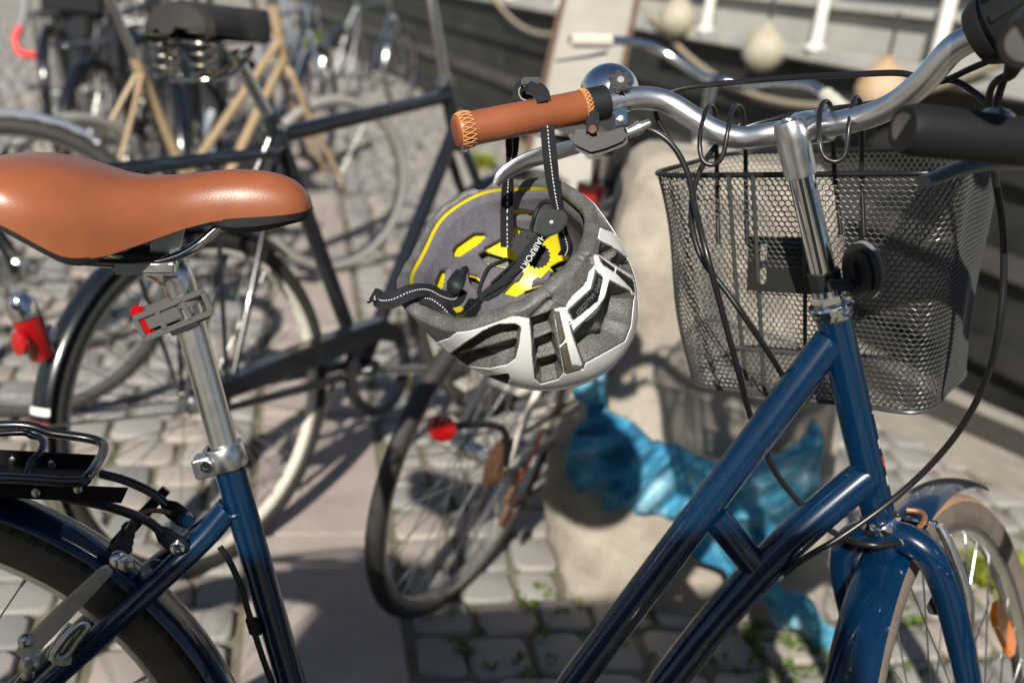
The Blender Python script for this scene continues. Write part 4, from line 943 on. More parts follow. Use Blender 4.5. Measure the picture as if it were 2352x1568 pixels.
# part of the bar that continues past the frame to the right-hand grip
bR = (barP[0] - barP[1]).normalized()
back = (-SF + V((0, 0, -.1))).normalized()
ext = [barP[0] + bR * .03 + back * .01, barP[0] + bR * .06 + back * .05, barP[0] + bR * .075 + back * .12, barP[0] + bR * .08 + back * .2]
hbar = part('handlebar', MB().tube([*reversed(ext), *barP], .0120, 24, sm=5), 'alu')
part('right_grip', MB().tube([ext[1], ext[2], ext[3]], .0165, 20, sm=4), 'black', hbar)
# twist shifter at the right end
sx = U(2318, 42, .80); sdn = (barP[0] - barP[2]).normalized()
sh = part('shifter', MB().lathe([(-.028, .018), (-.026, .026), (-.018, .030), (-.012, .031), (-.011, .028), (-.006, .028), (-.005, .034), (.012, .036), (.045, .036), (.075, .03), (.085, .02)], U(2318, 46, .815), sdn, 36), 'black')
rg = MB()
for k in range(12):
    a = 2 * pi * k / 12; e1_ = rot(sdn.orthogonal().normalized(), sdn, a); rg.box(U(2330, 36, .812) + e1_ * .032 + sdn * .02, sdn * .025, e1_ * .006, sdn.cross(e1_) * .0035)
part('shifter_ridges', rg, 'black', sh, bevel=.001)
part('shifter_barrel', MB().tube([U(2340, 120, .80), U(2322, 165, .81), U(2310, 180, .815)], [.009, .006, .004], 12, sm=4), 'black', sh)
# right brake lever of this bike lies outside the picture
# left grip: leather sleeve with cross stitched ends
gA, gB = U(1044, 303, .992), U(1352, 243, 1.036); gd = (gB - gA).normalized(); gl = (gB - gA).length
gr = part('left_grip', MB().lathe([(.0002, .0005), (.0002, .0125), (.0012, .0150), (.004, .0166), (.012, .0171), (gl * .5, .0172), (gl - .012, .0174), (gl - .003, .0170), (gl, .0150), (gl, .012)], gA, gd, 48), 'leather')
def stitches(t0, t1, n, rr):
    x = V((0, 0, 1)); x = (x - gd * x.dot(gd)).normalized(); y = gd.cross(x); mb = MB()
    def pt(t, a, r): return gA + gd * t + (x * cos(a) + y * sin(a)) * r
    for k in range(n):
        a = 2 * pi * k / n; b = 2 * pi * (k + 1) / n
        for (u, v) in ((a, b), (b, a)):
            mb.tube([pt(t0, u, rr(t0)), pt((t0 + t1) / 2, (u + v) / 2, rr((t0 + t1) / 2) + .0008), pt(t1, v, rr(t1))], .00062, 6, sm=3)
        mb.tube([pt(t0, a, rr(t0)), pt(t0, b, rr(t0))], .0005, 5)
    return mb
part('stitching', stitches(.0035, .0175, 22, lambda t: .0168 if t < .005 else .0176), 'thread', gr)
part('stitching', stitches(gl - .0085, gl - .0015, 26, lambda t: .0177 if t < gl - .003 else .0166), 'thread', gr)
# lever clamp, brake lever
lk = part('lever_clamp', MB().lathe([(-.013, .0150), (-.012, .0182), (.010, .0182), (.011, .0150)], U(1370, 240, 1.040), gd, 32), 'black')
part('clamp_tab', MB().box(U(1361, 278, 1.024), gd * .0075, -cF * .004, cU * .014), 'black', lk, bevel=.003)
part('clamp_screw', MB().tube([U(1361, 297, 1.012), U(1361, 297, 1.022)], .0042, 10), 'rust', lk)
lv = part('brake_lever_body', MB().prism([(1298, 318), (1312, 296), (1340, 292), (1400, 300), (1462, 290), (1470, 315), (1430, 338), (1382, 356), (1352, 361), (1328, 349), (1310, 338)], cC, V((0, 0, 0)), V((0, 0, 0)), V((0, 0, 0))), 'black') if False else None
mb = MB(); pol = [(1300, 322), (1312, 298), (1340, 296), (1385, 306), (1432, 292), (1447, 296), (1450, 318), (1436, 334), (1392, 352), (1356, 361), (1330, 349), (1310, 338)]
b0 = len(mb.v)
for d_ in (1.020, 1.050):
    for (x, y) in pol: mb.v.append(U(x, y, d_))
n_ = len(pol); mb.f.append(tuple(range(n_))); mb.f.append(tuple(reversed(range(n_, 2 * n_))))
for i in range(n_): j = (i + 1) % n_; mb.f.append((i, n_ + i, n_ + j, j))
lv = part('brake_lever_body', mb, 'black', bevel=.006)
part('barrel_adjuster', MB().lathe([(0, .0062), (.010, .0062), (.0105, .0075), (.015, .0075), (.0155, .006), (.026, .0048)], U(1440, 306, 1.035), U(1468, 294, 1.035) - U(1440, 306, 1.035), 14), 'polish', lv)
LP = [U(1330, 335, 1.03), U(1290, 345, 1.022), U(1245, 358, 1.015), U(1205, 372, 1.010), U(1172, 390, 1.006), U(1150, 408, 1.004), U(1139, 424, 1.004)]
part('lever_blade', MB().tube(LP, [.0088, .0095, .0098, .0092, .008, .0066, .004], 14, sm=6, flat=.42, fdir=-cF * .75 - cU * .55), 'polish', lv)
# bell
bc = U(1400, 214, 1.092); bax = (V((-.15, .25, .95))).normalized()
bl = part('bell', MB().lathe([(.0320 * sin(a), max(.0325 * cos(a), 1e-4)) for a in [-.55 + (pi / 2 + .55) * i / 20 for i in range(21)]], bc, bax, 48, cap=False), 'chrome')
part('bell_base', MB().lathe([(-.016, .026), (-.018, .024), (-.020, .012)], bc, bax, 32), 'steel', bl)
kp = U(1424, 191, 1.035); knax = (-cF + cU * .25).normalized(); pol = []
kx = (cR - knax * cR.dot(knax)).normalized(); ky = knax.cross(kx)
for k in range(56): a = 2 * pi * k / 56; r = .0112 + .0018 * cos(7 * a); pol.append((r * cos(a), r * sin(a)))
part('thumb_knob', MB().prism(pol, kp, kx, ky, knax * .006), 'black', bl, bevel=.0012)
part('knob_nut', MB().lathe([(0, .0042), (.0015, .0040), (.0015, .0002)], kp + knax * .006, knax, 6), 'steel', bl)
part('bell_clamp', MB().lathe([(-.0062, .0122), (-.0062, .0136), (.0062, .0136), (.0062, .0122)], U(1427, 229, 1.049), gd, 32, cap=False), 'chrome', bl)
part('clamp_lug', MB().box(U(1427, 268, 1.030), gd * .0068, -cF * .0015, cU * .0085), 'chrome', bl, bevel=.001)
part('clamp_bolt', MB().lathe([(0, .0042), (.0025, .0040), (.0032, .002)], U(1427, 274, 1.028), -cF, 12), 'steel', bl)
part('clamp_rod', MB().tube([U(1425, 198, 1.04), U(1427, 222, 1.034)], .004, 10), 'chrome', bl)

# front reflector on its clamp
rc = U(1968, 628, .975); rfd = (SF * .90 + cR * .42).normalized(); rx = (ax - rfd * ax.dot(rfd)).normalized(); ry = rfd.cross(rx)
rp = part('front_reflector', MB().prism([(.0285 * cos(2 * pi * k / 32) * (1.06 if abs(cos(2 * pi * k / 32)) < .8 else 1), .019 * sin(2 * pi * k / 32)) for k in range(32)], rc, rx, ry, rfd * .012), 'black', bevel=.003)
part('reflector_lens', MB().prism([(.0295 * cos(2 * pi * k / 32), .020 * sin(2 * pi * k / 32)) for k in range(32)], rc + rfd * .0125, rx, ry, rfd * .004), 'greyplastic', rp, bevel=.0015)
part('reflector_bracket', MB().box(U(1932, 655, .975), cR * .012, ax * .005, SF * .005), 'black', rp, bevel=.001)
part('bracket_rib', MB().box(rc - rfd * .002, rx * .012, ry * .0015, rfd * .004), 'black', rp)
# fork
crown = hA - ax * .020
for s_ in (-1, 1):
    def K(dn, lt, fw): return hA - ax * dn + SL * (s_ * lt) + SF * fw
    part('fork_blade', MB().tube([K(.018, .004, 0), K(.026, .028, 0), K(.045, .0465, 0), K(.085, .0550, .001), K(.16, .0575, .003), K(.26, .0565, .006), K(.35, .054, .025), K(.405, .053, .052)], [.0150, .0165, .0165, .0160, .0150, .0130, .0100, .0085], 18, sm=6), 'blue')
part('fork_crown', MB().lathe([(-.055, .0165), (-.03, .0172), (-.013, .0178)], hA, ax, 24), 'blue')
FH = hA - ax * .405 + SF * .052
fwl = big_wheel('front_wheel', FH, -SL, SF, ax, .352, 'tan', 'sidewall', bike)
ff = fender('front_fender', FH, -SL, SF, ax, .3725, radians(52), radians(205), .0275, bike)
part('fender_bolt', MB().lathe([(0, .0085), (.003, .0085), (.0045, .0065), (.0045, .0001)], hA - ax * .052 - SF * .018, -SF, 20), 'steel')
part('fender_tab', MB().box(hA - ax * .066 - SF * .016, SL * .012, SF * .0015, ax * .018), 'blue', bevel=.001)
for k in (0, 1): part('fender_rivet', MB().lathe([(0, .004), (.002, .003)], hA - ax * (.088 + .016 * k) - SF * (.034 + .006 * k), -SF, 12), 'blue')
# V-brake on the front blades
for s_ in (-1, 1):
    def K(dn, lt, fw): return hA - ax * dn + SL * (s_ * lt) + SF * fw
    va = part('brake_arm', MB().tube([K(.165, .058, .022), K(.11, .064, .030), K(.055, .056, .034), K(.028, .048, .036)], [.0075, .0068, .006, .005], 12, sm=4), 'polish')
    part('arm_pivot', MB().lathe([(-.006, .008), (.006, .008), (.008, .005)], K(.165, .058, .022), SF, 12), 'steel', va)
    part('brake_shoe', MB().box(K(.115, .036, .03), SL * .007, SF * .028, ax * .006), 'rubber', va, bevel=.002)
part('brake_link', MB().tube([hA - ax * .026 - SL * .046 + SF * .036, hA - ax * .02 + SL * .004 + SF * .036], .0035, 8), 'chrome')
part('brake_noodle', MB().tube([U(2098, 1222, 1.06), U(2118, 1203, 1.07), U(2124, 1186, 1.08), U(2112, 1174, 1.09), U(2082, 1170, 1.095)], .0030, 10, sm=6), 'brown_cable')
part('cable_ferrule', MB().tube([U(2066, 1246, 1.052), U(2103, 1222, 1.06)], [.0052, .0046], 12), 'greyplastic')
part('front_cable', MB().tube([U(1890, 1205, 1.12), U(1915, 1222, 1.09), U(1960, 1244, 1.055), U(2010, 1251, 1.042), U(2050, 1248, 1.048), U(2070, 1242, 1.053)], .0036, 12, sm=6), 'cable')
# spoke reflector
r_ = ray(2272, 1437); rrc = cC + r_ * ((FH - cC).dot(SL) / r_.dot(SL)); a_ = rrc - FH; rd = a_.normalized(); tg = SL.cross(rd)
part('spoke_reflector', MB().prism([(-.052, -.013), (-.034, -.021), (.034, -.021), (.052, -.013), (.052, .010), (.034, .018), (-.034, .018), (-.052, .010)], rrc - SL * .022, tg, rd, SL * .008), 'orange', fwl, bevel=.003)
# cables round the head
part('gear_cable', MB().tube([U(2325, 150, .82), U(2300, 200, .83), U(2278, 300, .85), U(2283, 390, .87), U(2303, 520, .89), U(2305, 640, .90), U(2292, 770, .91), U(2262, 880, .945), U(2205, 985, .985), U(2130, 1075, 1.015), U(2040, 1155, 1.03), U(1930, 1233, 1.035), U(1850, 1280, 1.04), U(1800, 1318, 1.055)], .0033, 10, sm=6), 'cable')
part('front_brake_cable', MB().tube([U(1468, 294, 1.035), U(1505, 303, 1.035), U(1548, 338, 1.03), U(1580, 400, 1.02), U(1597, 480, 1.005), U(1625, 590, .985), U(1660, 720, 1.0), U(1695, 850, 1.03), U(1722, 950, 1.075), U(1752, 1022, 1.10), U(1785, 1090, 1.115), U(1835, 1152, 1.125), U(1890, 1205, 1.12)], .0033, 10, sm=6), 'cable')
part('rear_brake_cable', MB().tube([U(1700, 286, 1.06), U(1645, 335, 1.065), U(1610, 388, 1.055), U(1591, 450, 1.035), U(1590, 525, 1.02), U(1615, 600, 1.01), U(1665, 665, 1.005), U(1715, 735, 1.005), U(1765, 810, 1.03), U(1800, 868, 1.055), U(1830, 935, 1.10)], .0031, 10, sm=6), 'cable')
part('bar_cable', MB().tube([U(1552, 345, 1.08), U(1530, 310, 1.08), U(1508, 268, 1.078), U(1512, 238, 1.078), U(1550, 208, 1.075), U(1640, 194, 1.06), U(1800, 180, 1.02), U(1950, 172, .97), U(2060, 168, .93), U(2110, 178, .915), U(2160, 188, .90), U(2230, 158, .87), U(2300, 128, .84)], .0030, 10, sm=6), 'cable')
part('bar_cable', MB().tube([U(1700, 296, 1.07), U(1752, 280, 1.065), U(1830, 262, 1.05), U(1910, 250, 1.02), U(1990, 240, .985), U(2060, 222, .95), U(2130, 190, .915), U(2190, 186, .895), U(2240, 215, .88), U(2290, 260, .87)], .0030, 10, sm=6), 'cable')
part('shift_cable', MB().tube([U(2313, 172, .815), U(2285, 190, .82), U(2272, 225, .83), U(2275, 300, .84)], .0030, 10, sm=6), 'cable')
# faded frame sticker on the head tube
hc = hA + ax * .075; sd = (cR * .8 - cF * .6); sd = (sd - ax * sd.dot(ax)).normalized()
for (t, h_, m_) in ((.088, .010, 'cream'), (.068, .012, 'decal_red'), (.045, .011, 'cream')):
    if m_ == 'decal_red' and m_ not in M: M[m_] = mat('faded_red_decal', (.38, .05, .02), .5)
    mb = MB(); g1 = []
    for i in range(6):
        a = -.12 + .6 * i / 5; e = rot(sd, ax, a); g1.append([hA + ax * (t - h_ / 2) + e * .01805, hA + ax * (t + h_ / 2) + e * .01805])
    part('sticker', mb.grid(g1), m_)
# ------------------------------------------------------------------ wire basket hung on the handlebar
BL, BR = U(1478, 404, 1.14), U(2200, 398, .945)
kW = (BR - BL).length; kx_ = (BR - BL).normalized()
kf = V((0, 0, 1)).cross(kx_).normalized()
if kf.dot(SF) < 0: kf = -kf
ku = kx_.cross(kf); ku = ku if ku.z > 0 else -ku
ku = (ku - kf * .04).normalized(); kf = (kf - ku * kf.dot(ku)).normalized()
kD, kH = .235, .255
basket = thing('wire_basket', tuple(BL + kx_ * kW / 2 + kf * kD / 2 - ku * kH), 'black expanded-metal bicycle basket hooked over the silver handlebar', 'basket')
def rrect(s, W, D, R):                                        # perimeter point of a rounded rectangle, s in metres from the back left
    segs = [(W - 2 * R, 0), (pi * R / 2, 1), (D - 2 * R, 0), (pi * R / 2, 1), (W - 2 * R, 0), (pi * R / 2, 1), (D - 2 * R, 0), (pi * R / 2, 1)]
    per = sum(x[0] for x in segs); s = s % per
    p = np.array([R, 0.]); d = np.array([1., 0.]);
    for l_, c_ in segs:
        n_ = np.array([-d[1], d[0]])
        if s <= l_:
            if not c_: return p + d * s
            a = s / R; return p + d * (R * sin(a)) + n_ * (R * (1 - cos(a)))
        s -= l_
        if not c_: p = p + d * l_
        else: p = p + d * R + n_ * R; d = n_
    return p
kR = .045
def kper(W, D, R): return 2 * (W + D) - 8 * R + 2 * pi * R
PT = kper(kW, kD, kR); INS = .024; PBm = kper(kW - 2 * INS, kD - 2 * INS, kR * .8)
K1 = [rrect(PT * i / 600, kW, kD, kR) for i in range(601)]
K2 = [rrect(PBm * i / 600, kW - 2 * INS, kD - 2 * INS, kR * .8) + np.array([INS, INS]) for i in range(601)]
K1, K2 = np.array(K1), np.array(K2)
BLn, kxn, kfn, kun = (np.array(q) for q in (BL, kx_, kf, ku))
def wall(s, t, off=0):                                        # s in 0..1 round, t in 0..1 down; arrays
    s = np.mod(s, 1.0); x = s * 600; i = np.minimum(x.astype(int), 599); f = (x - i)[..., None]
    a = K1[i] * (1 - f) + K1[i + 1] * f; b = K2[i] * (1 - f) + K2[i + 1] * f
    # crumpled lower right panel
    p = a * (1 - t[..., None]) + b * t[..., None]
    cen = np.array([kW / 2, kD / 2]); d = p - cen; d /= np.linalg.norm(d, axis=-1, keepdims=True)
    dent = .010 * np.exp(-((s - .19) / .03) ** 2 - ((t - .75) / .18) ** 2) - .008 * np.exp(-((s - .26) / .02) ** 2 - ((t - .6) / .2) ** 2) + .0035 * np.sin(s * 41) * np.sin(t * 7)
    p = p - d * (dent - off)[..., None]
    return BLn + p[..., :1] * kxn + p[..., 1:2] * kfn - kun * (t[..., None] * kH)
def hexmesh(fn, nc, nr, wire=.72):
    vs, fs = [], []
    i, j = np.meshgrid(np.arange(nc), np.arange(nr)); i = i.ravel(); j = j.ravel()
    cx = (i + .5 * (j % 2)) / nc; cy = (j + .5) / nr; p, q = 1 / nc, 1 / nr
    hx = [(0, -2 / 3), (.5, -1 / 3), (.5, 1 / 3), (0, 2 / 3), (-.5, 1 / 3), (-.5, -1 / 3)]
    for sc, of in ((1.0, 0), (wire, 1), (1.0, 2), ):
        for (a, b) in hx:
            o_ = np.full(cx.shape, {0: .0004, 1: 0, 2: -.0009}[of])
            if of == 1: o_ = o_ + (.0008 if b < 0 else -.0008)
            vs.append(fn(cx + a * p * sc, np.clip(cy + b * q * sc, 0, 1), o_))
    A = np.stack(vs, 1); n = len(cx); A = A.reshape(-1, 3)
    base = (np.arange(n) * 18)[:, None]; f = []
    for k in range(6):
        k2 = (k + 1) % 6
        f.append(np.concatenate([base + k, base + k2, base + 6 + k2, base + 6 + k], 1)); f.append(np.concatenate([base + 6 + k, base + 6 + k2, base + 12 + k2, base + 12 + k], 1))
    return A, np.concatenate(f, 0)
M['mesh'] = mat('black_coated_wire', (.045, .045, .045), .38, coat=.3, spec=.5)
A, Fc = hexmesh(wall, int(PT / .0072), 46, .82)
tag(np_obj('mesh_wall', A, Fc, M['mesh'], basket), kind='stuff')
def floor_(s, t, off):
    p = np.stack([INS + s * (kW - 2 * INS), INS + t * (kD - 2 * INS)], -1)
    return BLn + p[..., :1] * kxn + p[..., 1:2] * kfn - kun * (kH - .001 + off[..., None])
A, Fc = hexmesh(floor_, 36, 30)
fc_ = A[Fc].mean(1) - BLn; fa, fb = fc_ @ kxn - kW / 2, fc_ @ kfn - kD / 2
fk_ = np.hypot(np.maximum(np.abs(fa) - (kW / 2 - INS - .036), 0), np.maximum(np.abs(fb) - (kD / 2 - INS - .036), 0)) < .034; Fc = Fc[fk_]
tag(np_obj('mesh_floor', A, Fc, M['mesh'], basket), kind='stuff')
def wv(s, t, off=0.): return V(wall(np.array(s), np.array(t), np.array(off)))
MB().tube([wv(k / 96, 0.) for k in range(96)], .0031, 10, closed=True).build('rim_wire', M['cable'], basket)
MB().tube([wv(k / 96, 1.0) for k in range(96)], .0026, 8, closed=True).build('base_wire', M['mesh'], basket)
for fx in (.315, .395, .56):
    s_ = (fx * kW - kR) / PT
    MB().tube([wv(s_, 0., .002), wv(s_, .5, .003), wv(s_, 1., .002)], .0024, 8, sm=4).build('strut_wire', M['mesh'], basket)
for (y1, x1, x2) in ((.78, .28, .60), ):
    MB().tube([wv((x1 * kW - kR) / PT, y1, .003), wv((x2 * kW - kR) / PT, y1, .003)], .0022, 8).build('cross_wire', M['mesh'], basket)
# hooks that loop over the bar, each one wire
for pts in ([(1650, 560, 1.112), (1647, 415, 1.108), (1645, 320, 1.085), (1643, 262, 1.075), (1632, 243, 1.06), (1618, 262, 1.04), (1607, 325, 1.028), (1614, 368, 1.026), (1638, 378, 1.024), (1660, 358, 1.02), (1672, 300, 1.018), (1680, 258, 1.028), (1693, 243, 1.045), (1707, 262, 1.062), (1712, 330, 1.075), (1713, 415, 1.085), (1716, 560, 1.09)],
            [(1932, 540, 1.03), (1918, 405, 1.025), (1913, 320, 1.005), (1911, 255, .995), (1898, 233, .985), (1884, 252, .965), (1882, 320, .952), (1893, 360, .950), (1920, 371, .948), (1942, 352, .945), (1950, 290, .943), (1957, 245, .952), (1966, 224, .965), (1977, 243, .98), (1980, 320, .99), (1979, 400, 1.005), (1984, 540, 1.01)]):
    MB().tube([U(*p) for p in pts], .0025, 10, sm=6).build('hook_wire', M['cable'], basket)
# slotted mounting plate behind the mesh
pc0 = wv((.345 * kW - kR) / PT, .27, -.006); px_, py_ = kx_, -(ku + kf * .11).normalized()
M['plate'] = mat('black_plate', (.010, .010, .010), .5, bump=.08, bscale=400)
plate = MB()
PW, PH = .080, .060
def pb_(x0, x1, y0, y1): plate.box(pc0 + px_ * (x0 + x1) / 2 + py_ * (y0 + y1) / 2, px_ * (x1 - x0) / 2, py_ * (y1 - y0) / 2, kf * .0012)
pb_(0, .014, 0, PH); pb_(.022, PW, 0, PH); pb_(.014, .022, 0, .008); pb_(.014, .022, .026, .034); pb_(.014, .022, .052, PH)
plate.build('mounting_plate', M['plate'], basket, smooth=False)

# ------------------------------------------------------------------ the helmet
HC = U(1163, 602, .985)
h_t = (cR * .86 + cU * .51).normalized(); h_m = (cR * .51 - cU * .86).normalized()
TA = radians(58)
h_r = (h_m * cos(TA) - cF * sin(TA)).normalized(); h_c = (h_m * sin(TA) + cF * cos(TA)).normalized()
helmet = thing('bicycle_helmet', tuple(HC + h_c * .14), 'white and grey foam bicycle helmet with yellow liner hanging by its strap', 'helmet')
AC = .145
nHC, nt_, nr_, nc_ = (np.array(q) for q in (HC, h_t, h_r, h_c))
cCn, cRn, cUn, cFn = (np.array(q) for q in (cC, cR, cU, cF))
def hz(X, Y): return (849.8 + np.asarray(X) * .348, 373.2 + np.asarray(Y) * .348)     # a point of the helmet close-up in view pixels
def pix(P):
    v = P - cCn; d = v @ cFn; x = 1176 + FP * (v @ cRn) / d; y = 784 - FP * (v @ cUn) / d
    return (x - 849.8) / .348, (y - 373.2) / .348, d
NU, NV = 680, 320
th = np.linspace(0, 2 * pi, NU, endpoint=False); ph = np.linspace(.002, 1, NV)
def bumpa(th, c, w): return np.exp(-(np.angle(np.exp(1j * (th - c))) / w) ** 2)
def rimphi(th):                                           # how far the shell reaches below the widest line
    return radians(91) + radians(7) * bumpa(th, -1.6, .45) + radians(3) * bumpa(th, 1.9, .45) + radians(9) * bumpa(th, pi, .95) + radians(3) * np.cos(th)
TH, PH_ = np.meshgrid(th, ph, indexing='ij'); PHI = PH_ * rimphi(TH)
ATp, ATn, ARr, ARf = .1035, .1050, .123, .142
def axes(TH):
    s = np.sin(TH); c = np.cos(TH)
    return np.where(s > 0, ATp, ATn), np.where(c > 0, ARr, ARf)
def sp(x, e): return np.sign(x) * np.abs(x) ** e
def surf(ac, TH, PHI):
    at, ar = axes(TH); e = .86
    k = 1 + .010 * np.cos(TH * 9) * np.sin(PHI) ** 2         # shallow facets give the shell its angular outline
    return nHC + (ac * sp(np.cos(PHI), e))[..., None] * (nc_ + .17 * nt_) + (sp(np.sin(PHI), e) * k)[..., None] * ((ar * np.cos(TH))[..., None] * nr_ + (at * np.sin(TH))[..., None] * nt_)
def normals(ac, TH, PHI):
    at, ar = axes(TH)
    n = (np.cos(PHI) / ac)[..., None] * nc_ + np.sin(PHI)[..., None] * ((np.cos(TH) / ar)[..., None] * nr_ + (np.sin(TH) / at)[..., None] * nt_)
    return n / np.linalg.norm(n, axis=-1, keepdims=True)
P0 = surf(AC, TH, PHI); N0 = normals(AC, TH, PHI)
X, Y, Dp = pix(P0); vis = ((cCn - P0) * N0).sum(-1) > -.003
V1 = [(500, 1285), (640, 1190), (760, 1105), (850, 1068), (950, 1066), (990, 1080), (978, 1200), (955, 1290), (900, 1330), (780, 1355), (640, 1340), (560, 1315)]
V2 = [(590, 1388), (700, 1402), (800, 1405), (910, 1390), (922, 1420), (905, 1465), (820, 1450), (700, 1428)]
V3 = [(1062, 1035), (1130, 1005), (1208, 965), (1218, 1060), (1245, 1230), (1272, 1380), (1240, 1425), (1130, 1458), (1092, 1425), (1076, 1270)]
V5 = [(1580, 778), (1715, 850), (1738, 900), (1718, 1080), (1680, 1175), (1420, 1318), (1402, 1318), (1340, 1130), (1500, 962), (1555, 885)]
V6 = [(1525, 525), (1600, 560), (1745, 672), (1740, 745), (1640, 690), (1505, 600)]
V7 = [(1400, 205), (1480, 260), (1560, 360), (1592, 440), (1500, 412), (1432, 350), (1412, 275)]
WL = [(195, 930), (215, 945), (250, 1022), (330, 1120), (430, 1185), (520, 1150), (640, 1062), (760, 997), (850, 985), (960, 1010), (1056, 1024), (1068, 1100), (1078, 1300), (1092, 1425), (1130, 1460), (1240, 1428), (1272, 1384), (1290, 1398), (1400, 1372), (1418, 1325), (1682, 1178), (1720, 1082), (1740, 900), (1752, 880), (1900, 900), (1900, 1700), (100, 1700), (100, 900)]
W2 = [(1208, 956), (1285, 946), (1302, 1000), (1336, 1130), (1404, 1325), (1402, 1372), (1290, 1398), (1270, 1382), (1242, 1200), (1216, 1050)]
W3 = [(1285, 950), (1312, 900), (1420, 790), (1440, 720), (1482, 670), (1474, 606), (1495, 600), (1512, 640), (1592, 735), (1748, 840), (1760, 895), (1735, 880), (1582, 776), (1552, 890), (1502, 962), (1338, 1112), (1300, 1000)]
W4 = [(1496, 600), (1510, 605), (1640, 692), (1742, 748), (1765, 760), (1765, 880), (1740, 872), (1592, 735), (1512, 650)]
W6 = [(1285, 125), (1335, 165), (1398, 270), (1416, 345), (1492, 415), (1598, 458), (1690, 545), (1760, 640), (1760, 690), (1650, 592), (1520, 520), (1470, 470), (1440, 405), (1392, 330), (1330, 250), (1300, 180)]
BP = [(1306, 976), (1462, 832), (1490, 716), (1536, 762), (1502, 912), (1342, 1040)]
G1 = [(1222, 990), (1246, 990), (1286, 1165), (1256, 1206)]; G2 = [(1256, 1226), (1292, 1190), (1326, 1335), (1396, 1346), (1392, 1366), (1290, 1394)]
I1 = [(1512, 622), (1618, 702), (1608, 720), (1530, 668)]; I2 = [(1630, 706), (1735, 780), (1745, 868), (1722, 830), (1622, 728)]
dep = np.zeros(X.shape)
for poly, D_, wd in ((V1, .015, 16), (V2, .010, 10), (V3, .018, 22), (V5, .022, 40), (V6, .016, 18), (V7, .007, 26)):
    ins = inpoly(X, Y, poly) & vis; dd = polydist(X, Y, poly); dep = np.where(ins, np.maximum(dep, D_ * sstep(dd / wd)), dep)
ridges = [((520, 1300), (960, 1180), 26, .010), ((640, 1335), (950, 1290), 10, -.006), ((1070, 1190), (1215, 1130), 24, .013), ((1080, 1340), (1260, 1290), 18, .011), ((1440, 930), (1560, 1120), 60, .012), ((1560, 560), (1700, 660), 14, .006), ((1625, 575), (1625, 690), 12, .010)]
for a, b, wd, hh in ridges:
    dep = dep - np.where(dep > .001, hh * np.exp(-(segdist(X, Y, a, b) / wd) ** 2), 0)
dep = np.clip(dep, 0, .0110 + .0050 * np.cos(TH) + .0155 * np.clip((1 - PH_) / .40, 0, 1))
white = (inpoly(X, Y, WL) | inpoly(X, Y, W2) | inpoly(X, Y, W3) | inpoly(X, Y, W4) | inpoly(X, Y, W6)) & vis
holes = np.zeros(X.shape, bool)
for q in (V1, V2, V3, V5, V6, V7): holes |= inpoly(X, Y, q)
white &= ~holes
# side away from the viewer: plain white shell with three long vents
hid = ~vis
band = np.sin(TH * 7) > .55
white |= hid & ~((PH_ > .25) & (PH_ < .8) & band)
dep = np.where(hid & ~white, .008, dep)
blackp = (inpoly(X, Y, BP) | inpoly(X, Y, I1) | inpoly(X, Y, I2)) & vis; glit = (inpoly(X, Y, G1) | inpoly(X, Y, G2)) & vis
# dents and ripples of the soft foam edge
rimz = np.clip((PH_ - .72) / .28, 0, 1) * (~white)
for a, b, wd, hh in (((1205, 900), (1070, 1030), 22, .004), ((1320, 560), (1490, 640), 16, .004), ((1150, 860), (1290, 950), 14, -.003), ((1330, 640), (1480, 660), 12, .0035), ((1300, 470), (1460, 480), 14, .003), ((1390, 330), (1300, 350), 14, .003)):
    dep = dep + rimz * hh * np.exp(-(segdist(X, Y, a, b) / wd) ** 2)
def grid_faces(mask_f):
    i, j = np.nonzero(mask_f); i2 = (i + 1) % NU
    return np.stack([i * NV + j, i * NV + j + 1, i2 * NV + j + 1, i2 * NV + j], 1)
def fm(mk): return mk[:, :-1] & mk[:, 1:] & np.roll(mk, -1, 0)[:, :-1] & np.roll(mk, -1, 0)[:, 1:]
def compact(A, Fc):
    u, inv = np.unique(Fc.ravel(), return_inverse=True); return A[u], inv.reshape(Fc.shape)
foamP = P0 - N0 * dep[..., None]
# rim roll joining outer and inner surfaces
TK = .0145 + .0050 * np.cos(TH) + .0160 * np.clip((1 - PH_[..., ::-1]) / .40, 0, 1); inN = N0[:, ::-1]; inP = P0[:, ::-1] - inN * TK[..., None]
RN = 9; ro, ri = foamP[:, -1], inP[:, 0]; rows = []
for k in range(1, RN):
    a = pi * k / RN; mid = (ro + ri) / 2; hx_ = (ro - ri) / 2; wav = .0055 + .0009 * np.sin(th * 23)
    rows.append(mid + hx_ * cos(a) - nc_ * (wav * sin(a))[:, None])
rim_rows = np.stack([ro] + rows + [ri], 1)
# foam = outer surface without the white cover + rim
wface = fm(white | blackp | glit)
fA = foamP.reshape(-1, 3); fF = grid_faces(~wface & True)
k = rim_rows.shape[1]; rA = rim_rows.reshape(-1, 3); ii, jj = np.meshgrid(np.arange(NU), np.arange(k - 1), indexing='ij'); ii = ii.ravel(); jj = jj.ravel(); i2 = (ii + 1) % NU
rF = np.stack([ii * k + jj, ii * k + jj + 1, i2 * k + jj + 1, i2 * k + jj], 1)
